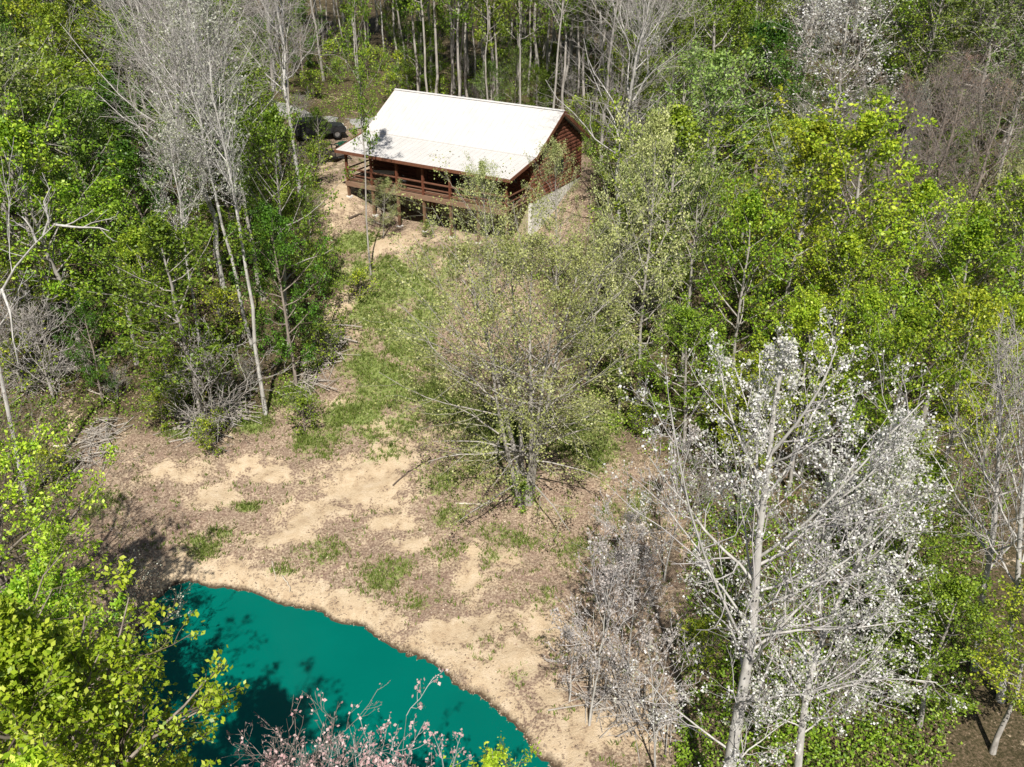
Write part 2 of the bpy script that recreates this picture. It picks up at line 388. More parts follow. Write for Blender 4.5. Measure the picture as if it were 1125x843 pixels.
# ------------------------------------------------------------------ gravel drive behind the cabin's left end
def drive():
    cl = [at_z(300, 118, 10.2), at_z(345, 131, 10.1), at_z(385, 134, 10.0), at_z(430, 128, 10.0), at_z(480, 118, 10.2)]
    vs = []; K = 40
    P = np.array([c[:2] for c in cl]); tt = np.linspace(0, len(P)-1, K)
    X = np.interp(tt, range(len(P)), P[:, 0]); Y = np.interp(tt, range(len(P)), P[:, 1])
    for i in range(K):
        for o in np.linspace(-1.7, 1.7, 7):
            vs.append((X[i], Y[i]+o, 0))
    vs = np.array(vs); vs[:, 2] = ground(vs[:, 0], vs[:, 1])+.07
    f = [(i*7+j, (i+1)*7+j, (i+1)*7+j+1, i*7+j+1) for i in range(K-1) for j in range(6)]
    tag(link('gravel_drive', mesh_np('gravel_drive', vs, np.array(f), [MATS['gravel']])), kind='structure')
drive()

# ------------------------------------------------------------------ cabin
def cabin():
    M = MATS
    root = empty('log_cabin', (HO[0], HO[1], HO[2]), -HA, 'log cabin with long white metal roof and railed deck on a wooded slope', 'cabin')
    def logwall_x(name, s0, s1, t, z0, z1, mat, r=.14):          # log courses along x, facing -y
        m = MB(); n = int(round((z1-z0)/(2*r)))
        rr = (z1-z0)/n/2
        prof = []
        for k in range(n):
            for a in (-70, -35, 0, 35, 70):
                prof.append((t-.10*math.cos(math.radians(a)), z0+rr*(2*k+1)+rr*.98*math.sin(math.radians(a))/math.sin(math.radians(70))))
        prof += [(t+.12, z1), (t+.12, z0)]
        m.prism(prof, 'x', s0, s1); return m.build(name, mat, root)
    def gable(name, s, sgn, mat):                                # log courses along y, with gable top
        slope = lambda t: (HB+(HR-HB)*(t-D1)/(D2-D1)) if t <= D2 else (HB+(HR-HB)*(D3-t)/(D3-D2))
        m = MB(); z = -.35; r = .14
        while z < HR-.35:
            z1 = z+2*r
            def span(zz):
                if zz <= HB-.12: return D1, D3
                f = min(1, (zz-HB+.12)/(HR-HB)); return D1+(D2-D1)*f, D3-(D3-D2)*f
            a, b = span(z1)
            if b-a < .2: break
            prof = [(s+sgn*.10*math.cos(math.radians(q)), z+r+r*.98*math.sin(math.radians(q))/math.sin(math.radians(70))) for q in (-70, -35, 0, 35, 70)]
            prof += [(s-sgn*.1, z1), (s-sgn*.1, z)]
            m.prism(prof, 'y', a, b); z = z1
        return m.build(name, mat, root)
    gable('gable_wall', HL, 1, M['red_log']); gable('gable_wall', 0, -1, M['red_log'])
    logwall_x('front_wall', .12, HL-.12, D1, -.2, HB-.15, M['dark_log'])
    MB().box(.12, D3-.1, -.2, HL-.12, D3+.08, HB-.2).build('back_wall', M['red_log'], root)
    # foundation
    m = MB(); m.box(HL-.22, D1, -4.2, HL+.05, D3, -.36); m.build('foundation_wall', M['concrete'], root)
    MB().box(-.05, D1, -4.2, .22, D3, -.36).build('foundation_wall', M['concrete'], root)
    MB().box(.22, D3-.25, -4.2, HL-.22, D3, -.25).build('foundation_wall', M['concrete'], root)
    m = MB(); m.box(.22, D1+.03, -4.2, HL-.22, D1+.22, -.22)
    k = .3
    while k < HL-.3: m.box(k, D1, -3.4, k+.02, D1+.028, -.25); k += .3
    m.build('basement_wall', M['basement_siding'], root)
    for s0 in (5.2, 11.2):
        d = MB().box(s0, D1-.05, -2.72, s0+.95, D1-.002, -.65).build('basement_door', M['dark_log'], root)
        MB().tube([(s0+.85, D1-.12, -1.7), (s0+.85, D1-.05, -1.7)], .035).build('door_knob', M['steel'], d)
    for s0 in (8.4,):
        f = MB().box(s0, D1-.06, -1.9, s0+1.2, D1-.002, -.9).build('basement_window', M['pale_wood'], root)
        MB().box(s0+.07, D1-.075, -1.83, s0+1.13, D1-.062, -.97).build('pane', M['glass'], f)
    # front doors and windows in the porch wall
    for s0, w, z0, z1, nm in ((1.5, 1.5, .9, 2.05, 'window'), (4.2, 1.0, .02, 2.1, 'door'), (6.3, 1.8, .02, 2.15, 'patio_door'), (9.3, 1.5, .9, 2.05, 'window'), (11.8, 1.2, .9, 2.05, 'window')):
        f = MB().box(s0, D1-.16, z0, s0+w, D1-.101, z1).build(nm, M['fascia'], root)
        if nm != 'door':
            p = MB(); h = (w-.24)/2
            p.box(s0+.08, D1-.175, z0+.08, s0+.08+h, D1-.162, z1-.08); p.box(s0+w-.08-h, D1-.175, z0+.08, s0+w-.08, D1-.162, z1-.08)
            p.build('pane', M['glass'], f)
    # gable end window
    f = MB().box(HL+.09, 6.4, .8, HL+.15, 7.9, 2.0).build('window', M['fascia'], root)
    MB().box(HL+.152, 6.48, .88, HL+.162, 7.82, 1.92).build('pane', M['glass'], f)
    # roof
    OV = .45; th = .14
    def slab(t0, z0, t1, z1, a, b, name, mat=M['white_roof']):
        m = MB(); m.prism([(t0, z0), (t1, z1), (t1, z1+th), (t0, z0+th)], 'x', a, b)
        s = a+.3
        dy, dz = t1-t0, z1-z0; L = math.hypot(dy, dz); ny, nz = -dz/L, dy/L
        if nz < 0: ny, nz = -ny, -nz
        while s < b-.1:                                            # standing seams
            m.prism([(t0, z0+th-.01), (t1, z1+th-.01), (t1+ny*.03, z1+th+nz*.03), (t0+ny*.03, z0+th+nz*.03)], 'x', s, s+.025); s += .46
        return m.build(name, mat, root)
    ps = (HB-HE)/(D1+.4)
    main = slab(D1-.12, HB-.12*(HR-HB)/(D2-D1)-.0, D2, HR, -OV, HL+OV, 'roof')
    slab(D2+.003, HR, D3+.5, HB-.5*(HR-HB)/(D3-D2), -OV, HL+OV, 'roof')
    slab(-.42, HE-.02*ps-.06, D1-.02, HB-.15, -OV, HL+OV, 'porch_roof')
    m = MB(); m.prism([(D2-.16, HR+th-.02), (D2, HR+th+.05), (D2+.16, HR+th-.02)], 'x', -OV-.01, HL+OV+.01); m.build('ridge_cap', M['white_roof'], main)
    MB().box(-OV, -.47, HE-.10, HL+OV, -.425, HE+.12).build('fascia_board', M['fascia'], root)
    for s in (-OV-.04, HL+OV+.003):
        m = MB(); k = (HR-HB)/(D2-D1)
        m.prism([(D1-.12, HB-.24), (D2, HR-.16), (D2, HR+.125), (D1-.12, HB+.045)], 'x', s, s+.037)
        m.prism([(D3+.5, HB-.5*k-.14), (D2+.001, HR-.16), (D2+.001, HR+.125), (D3+.5, HB-.5*k+.125)], 'x', s, s+.037)
        m.prism([(-.42, HE-.12), (D1-.121, HB-.17), (D1-.121, HB+.08), (-.42, HE+.11)], 'x', s, s+.037)
        m.build('rake_board', M['fascia'], root)
    # deck
    m = MB(); y = .0
    while y < D1-.05: m.box(0, y, -.06, HL, y+.135, 0); y += .145
    m.build('deck_floor', M['deck_wood'], root)
    m = MB(); m.box(-.02, -.06, -.34, HL+.02, -.005, .0); m.build('rim_board', M['deck_wood'], root)
    m = MB()
    for i in range(18): m.box(i*.8+.15, 0, -.28, i*.8+.2, D1-.02, -.062)
    m.build('joists', M['post_wood'], root)
    nb = 6
    for i in range(nb+1):
        s = .09+i*(HL-.18)/nb
        MB().box(s-.085, .02, 0.001, s+.085, .19, HE-.03).build('porch_post', M['dark_log'], root, .01)
        gz_ = g1(*(HO[:2]+HU*s+HV*.1))-HO[2]
        if gz_ < -.6:
            MB().box(s-.09, .03, gz_-.3, s+.09, .21, -.285).build('deck_post', M['post_wood'], root, .01)
            MB().box(s-.2, -.08, gz_-.4, s+.2, .32, gz_+.06).build('post_footing', M['concrete'], root, .02)
    MB().box(0, -.005, HE-.24, HL, .2, HE-.031).build('porch_beam', M['dark_log'], root)
    for i in range(nb):
        s0 = .09+i*(HL-.18)/nb+.09; s1 = .09+(i+1)*(HL-.18)/nb-.09
        for z in (.18, .50, .92):
            MB().tube([(s0, .1, z), (s1, .1, z)], .062 if z < .9 else .075, 8).build('railing', M['rail_log'], root)
    for s in (.05, HL-.05):
        for z in (.18, .50, .92): MB().tube([(s, .2, z), (s, D1-.12, z)], .06, 8).build('railing', M['rail_log'], root)
    # chimney pipe behind the ridge
    MB().tube([(4.5, 9.3, 3.3), (4.5, 9.3, 5.0)], .11, 12).build('flue_pipe', M['steel'], root)
    return root
cabin()
def hw(s, t, z=0):
    p = HO[:2]+HU*s+HV*t; return (p[0], p[1], HO[2]+z)
def grill():
    r = empty('kettle_grill', hw(4.9, .62, .002), -HA, 'small black grill on the deck behind the railing', 'grill')
    for k in range(3):
        a = k*2.094; MB().tube([(math.cos(a)*.26, math.sin(a)*.26, 0), (math.cos(a)*.12, math.sin(a)*.12, .55)], .018).build('leg', MATS['steel'], r)
    m = MB(); pr = [(0, .42, .06), (1, .45, .18), (2, .55, .28), (3, .68, .31)]
    m.tube([(0, 0, .42), (0, 0, .47), (0, 0, .56), (0, 0, .68)], [.08, .2, .28, .31], 16).build('bowl', MATS['black_metal'], r, 0, True)
    l = MB().tube([(0, 0, .69), (0, 0, .8), (0, 0, .89), (0, 0, .93)], [.31, .28, .17, .05], 16).build('lid', MATS['black_metal'], r, 0, True)
    MB().tube([(-.06, 0, .92), (-.06, 0, .98), (.06, 0, .98), (.06, 0, .92)], .012).build('handle', MATS['pale_wood'], l)
grill()
def table():
    r = empty('deck_table', hw(2.55, 1.15, .002), -HA+.35, 'pale wooden table on the left part of the porch deck', 'table')
    MB().box(-1.0, -.4, .72, 1.0, .4, .77).build('table_top', MATS['pale_wood'], r, .01)
    for sx in (-.85, .85):
        for sy in (-.3, .3): MB().box(sx-.04, sy-.04, 0, sx+.04, sy+.04, .719).build('leg', MATS['post_wood'], r)
table()
def chair(s, t, rz, label):
    r = empty('porch_chair', hw(s, t, .002), rz, label, 'chair', 'chairs on the porch deck')
    MB().box(-.26, -.25, .40, .26, .25, .45).build('seat', MATS['seat_fabric'], r, .01)
    MB().prism([(.22, .46), (.27, .46), (.40, 1.0), (.35, 1.0)], 'x', -.26, .26).build('backrest', MATS['seat_fabric'], r)
    for sx in (-.24, .24):
        for sy in (-.22, .22): MB().tube([(sx, sy, 0), (sx, sy, .40)], .018).build('leg', MATS['black_metal'], r)
        MB().box(sx-.03, -.25, .62, sx+.03, .28, .65).build('armrest', MATS['black_metal'], r)
chair(7.5, 1.9, -HA, 'dark red chair on the deck, nearer the grill'); chair(10.2, 1.9, -HA+.2, 'dark red chair at the right part of the deck')

# ------------------------------------------------------------------ vehicles beside the cabin
def wheel(parent, x, y, r, w, name='wheel'):
    t = MB(); n = 20
    ring = []
    prof = [(r*.62, -w/2), (r*.93, -w/2), (r, -w*.3), (r, w*.3), (r*.93, w/2), (r*.62, w/2)]
    vs = [(x+q*math.cos(a), y+p, r+q*math.sin(a)) for a in [2*math.pi*k/n for k in range(n)] for q, p in prof]
    k6 = len(prof)
    fs = [(i*k6+j, i*k6+(j+1) % k6, ((i+1) % n)*k6+(j+1) % k6, ((i+1) % n)*k6+j) for i in range(n) for j in range(k6)]
    t.add(vs, fs); o = t.build(name, MATS['black_rubber'], parent)
    MB().tube([(x, y-w*.32, r), (x, y+w*.32, r)], r*.6, 14).build('rim', MATS['steel'], o)
def suv():
    p = at(352, 152); r = empty('parked_suv', tuple(p), .35, 'black suv parked on the gravel left of the cabin, behind the trees', 'car')
    prof = [(-2.25, .45), (2.2, .45), (2.3, .8), (2.15, 1.0), (1.0, 1.12), (.35, 1.68), (-1.9, 1.70), (-2.25, 1.1)]
    MB().prism(prof, 'y', -.9, .9).build('body', MATS['car_paint'], r, .05, False)
    gl = [(-1.75, 1.16), (.88, 1.16), (.30, 1.60), (-1.68, 1.60)]
    for y in (-.915, .90): MB().prism(gl, 'y', y, y+.015).build('side_window', MATS['glass'], r)
    MB().add([(1.01, -.75, 1.15), (1.01, .75, 1.15), (.41, .7, 1.66), (.41, -.7, 1.66)], [(0, 1, 2, 3)]).add([(.99, -.75, 1.13), (.99, .75, 1.13), (.39, .7, 1.64), (.39, -.7, 1.64)], [(3, 2, 1, 0)]).build('windscreen', MATS['glass'], r)
    for y in (-.65, .65): MB().box(2.2, y-.18, .75, 2.31, y+.18, .92).build('headlight', MATS['pale_wood'], r, .02)
    for x in (-1.4, 1.4):
        for y in (-.84, .84): wheel(r, x, y, .37, .24)
def quad():
    p = at(384, 172); r = empty('quad_bike', (p[0]-.4, p[1]+1.5, g1(p[0]-.4, p[1]+1.5)), 2.4, 'dark green quad bike parked beside the left end of the deck', 'quad bike')
    MB().prism([(-.95, .55), (-.9, .8), (-.35, .9), (.3, .82), (.9, .85), (1.0, .6), (.5, .42), (-.5, .42)], 'y', -.28, .28).build('body', MATS['green_paint'], r, .04)
    MB().prism([(-.6, .88), (-.5, .98), (.1, .95), (.2, .85)], 'y', -.2, .2).build('seat', MATS['black_rubber'], r, .03)
    for x in (-.65, .65):
        for y in (-.45, .45):
            wheel(r, x, y, .31, .25)
            MB().prism([(x-.38, .62), (x-.25, .74), (x+.25, .74), (x+.38, .62), (x+.36, .66), (x+.24, .78), (x-.24, .78), (x-.36, .66)][:8], 'y', y-.16, y+.16).build('mudguard', MATS['green_paint'], r)
    MB().tube([(.35, -.38, 1.12), (.45, -.1, 1.05), (.45, .1, 1.05), (.35, .38, 1.12)], .018).build('handlebar', MATS['black_metal'], r)
    m = MB()
    for k in range(6): m.tube([(-1.0, -.35+.14*k, .97), (-.62, -.35+.14*k, .97)], .012, 6)
    m.tube([(-1.0, -.37, .97), (-1.0, .37, .97)], .015, 6); m.tube([(-.62, -.37, .97), (-.62, .37, .97)], .015, 6)
    m.build('rack', MATS['black_metal'], r)
def trailer():
    p = at(363, 176); r = empty('utility_trailer', tuple(p), -.62, 'low black utility trailer standing left of the deck', 'trailer')
    m = MB()
    m.box(-1.5, -.8, .5, 1.5, -.72, .62); m.box(-1.5, .72, .5, 1.5, .8, .62); m.box(-1.5, -.72, .5, -1.42, .72, .62); m.box(1.42, -.72, .5, 1.5, .72, .62)
    m.build('frame', MATS['black_metal'], r)
    m = MB()
    for k in range(9): m.box(-1.4+k*.31, -.715, .52, -1.4+k*.31+.28, .715, .57)
    m.build('bed', MATS['dark_stick'], r)
    m = MB()
    for y in (-.76, .76):
        for x in (-1.45, -.5, .5, 1.45): m.box(x-.03, y-.03, .622, x+.03, y+.03, 1.05)
        m.box(-1.5, y-.03, 1.052, 1.5, y+.03, 1.11)
    m.build('side_rail', MATS['black_metal'], r)
    MB().tube([(1.5, -.5, .56), (2.6, 0, .5), (1.5, .5, .56)], .04, 6).build('drawbar', MATS['black_metal'], r)
    for y in (-.93, .93): wheel(r, 0, y, .34, .2)
suv(); quad(); trailer()

# ------------------------------------------------------------------ tree growing (vectorised)
def unit(v): return v/(np.linalg.norm(v, axis=-1, keepdims=True)+1e-9)
def tubes(P, R, n):
    """P (M,K,3), R (M,K) -> verts, quads"""
    M_, K, _ = P.shape
    T = np.empty_like(P); T[:, 1:-1] = P[:, 2:]-P[:, :-2]; T[:, 0] = P[:, 1]-P[:, 0]; T[:, -1] = P[:, -1]-P[:, -2]
    T = unit(T)
    ref = np.where(np.abs(T[:, :1, 2:3]) < .8, np.array([0, 0, 1.]), np.array([1., 0, 0]))
    A = unit(np.cross(T, np.broadcast_to(ref, T.shape))); B = np.cross(T, A)
    an = np.arange(n)*2*math.pi/n
    V = P[:, :, None] + R[:, :, None, None]*(A[:, :, None]*np.cos(an)[None, None, :, None]+B[:, :, None]*np.sin(an)[None, None, :, None])
    base = (np.arange(M_)*K*n)[:, None, None]+(np.arange(K-1)*n)[None, :, None]
    k = np.arange(n)[None, None]; k2 = (k+1) % n
    Fc = np.stack([base+k, base+k2, base+n+k2, base+n+k], -1).reshape(-1, 4)
    return V.reshape(-1, 3), Fc
def catm(parts):
    vs, fs, n = [], [], 0
    for v, f in parts: vs.append(v); fs.append(f+n); n += len(v)
    return np.concatenate(vs), np.concatenate(fs)
def sample(P, R, m, f):
    """points at fraction f (len(m)) of polylines m"""
    K = P.shape[1]; x = np.clip(f, 0, .9999)*(K-1); i = x.astype(int); w = (x-i)[:, None]
    a, b = P[m, i], P[m, i+1]
    return a*(1-w)+b*w, unit(b-a), R[m, i]*(1-w[:, 0])+R[m, i+1]*w[:, 0]
def curve(base, d, L, K, up, wob, rng):
    t = np.linspace(0, 1, K)[None, :, None]
    P = base[:, None]+L[:, None, None]*(d[:, None]*t + np.array([0, 0, 1.])*up*t*t)
    W = rng.normal(size=(len(base), K, 3)); W[:, 0] = 0; W = np.cumsum(W, 1)*wob*L[:, None, None]/K
    return P+W
def kids(P, R, n, f0, f1, ang, lr, K, up, wob, rr, rng, rmin=.006, flat=1.0, taper=.6):
    M_ = len(P); m = np.repeat(np.arange(M_), n)
    f = f0+(f1-f0)*((np.tile(np.arange(n), M_)+rng.random(M_*n))/n)
    b, T, r = sample(P, R, m, f)
    plen = np.linalg.norm(np.diff(P, axis=1), axis=-1).sum(1)[m]
    q = unit(np.cross(T, rng.normal(size=T.shape)))
    a = np.radians(ang+rng.normal(0, 9, len(m)))[:, None]
    d = T*np.cos(a)+q*np.sin(a); d[:, 2] *= flat; d = unit(d)
    L = plen*lr*(1-taper*f)*rng.uniform(.65, 1.3, len(m))
    P2 = curve(b, d, L, K, up, wob, rng)
    r0 = np.clip(r*rr, rmin, None); R2 = r0[:, None]*np.linspace(1, .35, K)[None]
    return P2, np.maximum(R2, rmin*.7)
def leaves(P, R, n, size, asp, jit, upb, rng, f0=.15, cl=1):
    M_ = len(P); m = np.repeat(np.arange(M_), n); f = rng.uniform(f0, 1, len(m))
    c, T, _ = sample(P, R, m, f)
    c = c+rng.normal(0, jit, c.shape)
    nrm = unit(rng.normal(size=c.shape)+np.array([0, 0, upb]))
    t = unit(np.cross(nrm, rng.normal(size=c.shape))); s = np.cross(nrm, t)
    l = (size*rng.uniform(.45, 1.4, len(c)))[:, None]; w = l*asp
    V = np.stack([c-t*l*.5, c+s*w*.5-t*l*.06, c+t*l*.5, c-s*w*.5-t*l*.06], 1)
    Fc = np.arange(len(c)*4).reshape(-1, 4)
    return V.reshape(-1, 3), Fc
def trunk_line(h, lean, wob, rng, K=11):
    z = np.linspace(0, 1, K); W = np.cumsum(rng.normal(size=(K, 2)), 0)*wob*h/K; W -= W[0]
    P = np.stack([W[:, 0]+lean[0]*h*z**1.5, W[:, 1]+lean[1]*h*z**1.5, z*h], 1); P[0, 2] = -.5
    return P
SPEC = {
 # h, r trunk, t0, n1, angle bottom/top, len1 (x h), shape, [n2, n3, n4], leaf (n, size, asp, jit), materials
 'green': dict(h=13, r=.15, t0=.22, n1=27, a=(80, 30), l=.30, sh='round', n=(6, 4, 0), up=.18, flat=.55, lf=(17, .155, .66, .14), lm='leaf_green', bk='bark_grey', tw='twig_dark', name='leafy_tree'),
 'deep':  dict(h=12, r=.15, t0=.15, n1=28, a=(80, 30), l=.30, sh='round', n=(6, 4, 0), up=.15, flat=.6, lf=(18, .155, .66, .15), lm='leaf_deep', bk='bark_brown', tw='twig_dark', name='leafy_tree'),
 'lime':  dict(h=14, r=.15, t0=.30, n1=28, a=(70, 25), l=.27, sh='round', n=(6, 4, 0), up=.22, flat=.6, lf=(16, .155, .66, .14), lm='leaf_lime', bk='bark_grey', tw='twig_dark', name='leafy_tree'),
 'soft':  dict(h=15, r=.17, t0=.25, n1=28, a=(75, 25), l=.30, sh='round', n=(6, 4, 0), up=.2, flat=.6, lf=(13, .17, .66, .15), lm='leaf_soft', bk='bark_grey', tw='twig_grey', name='leafy_tree'),
 'olive': dict(h=14, r=.14, t0=.18, n1=28, a=(75, 25), l=.30, sh='round', n=(6, 5, 0), up=.25, flat=.75, lf=(14, .12, .7, .15), lm='leaf_olive', bk='bark_grey', tw='twig_olive', name='budding_tree'),
 'bare':  dict(h=18, r=.13, t0=.32, n1=28, a=(55, 22), l=.28, sh='vase', n=(8, 6, 3), up=.35, flat=1, lf=(0, .1, .6, .05), lm='bud_pale', bk='bark_white', tw='twig_grey', name='bare_tree'),
 'slim': dict(h=17, r=.11, t0=.50, n1=24, a=(50, 20), l=.16, sh='vase', n=(7, 5, 2), up=.35, flat=1, lf=(2, .10, .65, .06), lm='bud_pale', bk='bark_white', tw='twig_white', name='budding_tree'),
 'mauve': dict(h=4, r=.03, t0=.10, n1=10, a=(55, 20), l=.42, sh='vase', n=(6, 5, 0), up=.35, flat=1, lf=(4, .06, .7, .05), lm='bud_mauve', bk='bark_white', tw='twig_white', name='budding_sapling'),
 'white': dict(h=17, r=.17, t0=.22, n1=28, a=(60, 22), l=.27, sh='vase', n=(8, 6, 2), up=.35, flat=1, lf=(1, .11, .65, .06), lm='bud_pale', bk='bark_white', tw='twig_white', name='budding_tree'),
 'brown': dict(h=12, r=.13, t0=.12, n1=26, a=(60, 25), l=.33, sh='round', n=(8, 6, 3), up=.3, flat=1, lf=(1, .06, .6, .05), lm='bud_brown', bk='bark_brown', tw='twig_brown', name='bare_tree'),
 'bloom': dict(h=14, r=.14, t0=.18, n1=34, a=(65, 25), l=.27, sh='round', n=(8, 5, 0), up=.3, flat=.85, lf=(5, .12, .7, .10), lm='blossom_white', bk='bark_grey', tw='twig_grey', name='blossoming_tree'),
 'tall':  dict(h=23, r=.16, t0=.50, n1=20, a=(50, 20), l=.20, sh='vase', n=(7, 5, 2), up=.35, flat=1, lf=(1, .10, .6, .08), lm='bud_pale', bk='bark_grey', tw='twig_grey', name='bare_tree'),
 'pole':  dict(h=20, r=.11, t0=.40, n1=26, a=(65, 30), l=.15, sh='round', n=(6, 4, 0), up=.2, flat=.8, lf=(9, .18, .66, .16), lm='leaf_green', bk='bark_grey', tw='twig_dark', name='leafy_tree'),
 'shrub': dict(h=2.6, r=.04, t0=.05, n1=16, a=(60, 25), l=.55, sh='round', n=(6, 4, 0), up=.3, flat=.8, lf=(4, .13, .62, .09), lm='leaf_green', bk='bark_brown', tw='twig_brown', name='shrub'),
 'limeshrub': dict(h=2.6, r=.04, t0=.05, n1=16, a=(60, 25), l=.55, sh='round', n=(6, 4, 0), up=.3, flat=.8, lf=(4, .13, .62, .09), lm='leaf_lime', bk='bark_brown', tw='twig_brown', name='shrub'),
 'twigshrub': dict(h=3.2, r=.035, t0=.02, n1=18, a=(55, 20), l=.6, sh='vase', n=(6, 4, 2), up=.4, flat=1, lf=(0, .07, .6, .05), lm='bud_mauve', bk='bark_grey', tw='twig_grey', name='twiggy_shrub'),
}
def shape_len(sh, u):
    u = np.asarray(u); return shape_len0(sh, u)*np.clip((1.04-u)/.42, .30 if sh == 'vase' else .16, 1)
def shape_len0(sh, u):
    if sh == 'round': return .28+.72*np.sin(math.pi*np.clip(.12+.80*u, 0, 1))
    return .35+.65*np.sin(math.pi*np.clip(.25+.6*u, 0, 1))
def grow(S, seed, lean=(0, 0), trunk=None, limbs=None, h=None, detail=1.0, sides=(7, 4, 3), twigr=.007):
    rng = np.random.default_rng(seed); h = h or S['h']
    P0 = (trunk if trunk is not None else trunk_line(h, lean, .07, rng))[None]
    K0 = P0.shape[1]; R0 = (S['r']*(h/S['h'])*(1-.86*np.linspace(0, 1, K0)**S.get('tp', 1.15)))[None]; R0[0, 0] *= 1.35
    n1 = S['n1']; u = (np.arange(n1)+rng.random(n1)*.8)/n1; f = S['t0']+(1-S['t0'])*u*.98
    b, T, r = sample(P0, R0, np.zeros(n1, int), f)
    az = np.arange(n1)*2.39996+rng.normal(0, .5, n1); a = np.radians(S['a'][0]+(S['a'][1]-S['a'][0])*u+rng.normal(0, 8, n1))
    d = np.stack([np.cos(az)*np.sin(a), np.sin(az)*np.sin(a), np.cos(a)], 1)
    L = S['l']*h*shape_len(S['sh'], u)*rng.uniform(.7, 1.25, n1)
    P1 = curve(b, d, L, 7, S['up'], .16, rng); r1 = np.minimum(r*.5, .010+L*S.get('lr', .016)); R1 = r1[:, None]*np.linspace(1, .25, 7)[None]
    if limbs is not None:
        LP, LR = limbs; P1 = np.concatenate([P1, LP]); R1 = np.concatenate([R1, LR])
    n2, n3, n4 = [int(round(k*detail)) if k else 0 for k in S['n']]
    P2, R2 = kids(P1, R1, n2, .12, 1, 42, .52, 5, S['up']*.5, .2, .6, rng, twigr*1.3, S['flat'])
    P3, R3 = kids(P2, R2, n3, .15, 1, 42, .58, 4, S['up']*.3, .22, .6, rng, twigr, S['flat'])
    last = (P3, R3)
    wood = [tubes(P2, R2, sides[1]), tubes(P3, R3, sides[2])]
    if n4:
        P4, R4 = kids(P3, R3, n4, .2, 1, 40, .6, 3, .1, .2, .7, rng, twigr*.8, 1); wood.append(tubes(P4, R4, 3)); last = (P4, R4)
    tr = [tubes(P0, R0, sides[0]+2), tubes(P1, R1, 5)]
    lf = None; n, size, asp, jit = S['lf']
    if n: lf = leaves(last[0], last[1], n, size, asp, jit, .55 if S['flat'] < .9 else .2, rng, S.get('f0', .3))
    return catm(tr), catm(wood), lf
def tree_meshes(kind, seed, **kw):
    S = SPEC[kind] if isinstance(kind, str) else kind
    if kind in ('bare', 'white', 'slim', 'tall', 'brown'): kw.setdefault('twigr', .0055)
    t, w, l = grow(S, seed, **kw)
    out = [('trunk', mesh_np('trunk', t[0], t[1], [MATS[S['bk']]], smooth=True)), ('branches', mesh_np('branches', w[0], w[1], [MATS[S['tw']]]))]
    if l is not None:
        nm = 'blossom' if S['lm'].startswith('blossom') else ('buds' if S['lm'].startswith('bud') else 'foliage')
        out.append((nm, mesh_np(nm, l[0], l[1], [MATS[S['lm']]])))
    return out
PROTO = {}
NV = {'slim': 2, 'mauve': 3, 'shrub': 3, 'limeshrub': 2, 'twigshrub': 3, 'pole': 2, 'deep': 3, 'soft': 2}
def proto(kind, v):
    if (kind, v) not in PROTO: PROTO[(kind, v)] = tree_meshes(kind, hash_seed(kind, v))
    return PROTO[(kind, v)]
def hash_seed(kind, v): return sum(ord(c)*(i+3) for i, c in enumerate(kind))*7+v*131
TREES = []      # (root, kind, x, y, h, has own label)
def plant(kind, x, y, h, rng, wide=1.0, tilt=3.0, label=None, meshes=None, rz=None, z=None, cat=None, group=None):
    S = SPEC[kind] if kind in SPEC else None
    if meshes is None: meshes = proto(kind, rng.integers(0, NV.get(kind, 4)))
    nm = S['name'] if S else kind
    r = bpy.data.objects.new(nm, None); r.empty_display_size = .3; COL.objects.link(r)
    r.location = (x, y, (g1(x, y) if z is None else z)-.05)
    sc = h/S['h'] if S else 1.0
    if S:
        r.scale = (sc*wide, sc*wide, sc); r.rotation_euler = (math.radians(rng.normal(0, tilt)), math.radians(rng.normal(0, tilt)), rng.uniform(0, 6.28) if rz is None else rz)
    for pn, me in meshes:
        o = bpy.data.objects.new(pn, me); COL.objects.link(o); o.parent = r
    r['category'] = cat or ('shrub' if 'shrub' in nm else 'tree')
    if label: r['label'] = label
    TREES.append((r, kind, x, y, h, bool(label)))
    return r
def h_for(x, y, z, topy):
    """height so that a tree standing at x,y,z reaches picture row topy"""
    b = -(topy-PH/2)/F; rz = (-SP+b*CP)/(CP+b*SP); return CAMZ+rz*y-z
RNG = np.random.default_rng(11)
def hero(kind, bx, by, topy, label, wide=1.0, tilt=2.0, rz=None, hmax=30, seed=None):
    p = at(bx, by); h = min(h_for(p[0], p[1], p[2], topy), hmax)
    rng = np.random.default_rng(seed if seed is not None else int(bx*7+by))
    return plant(kind, p[0], p[1], h, rng, wide, tilt, label, rz=rz)
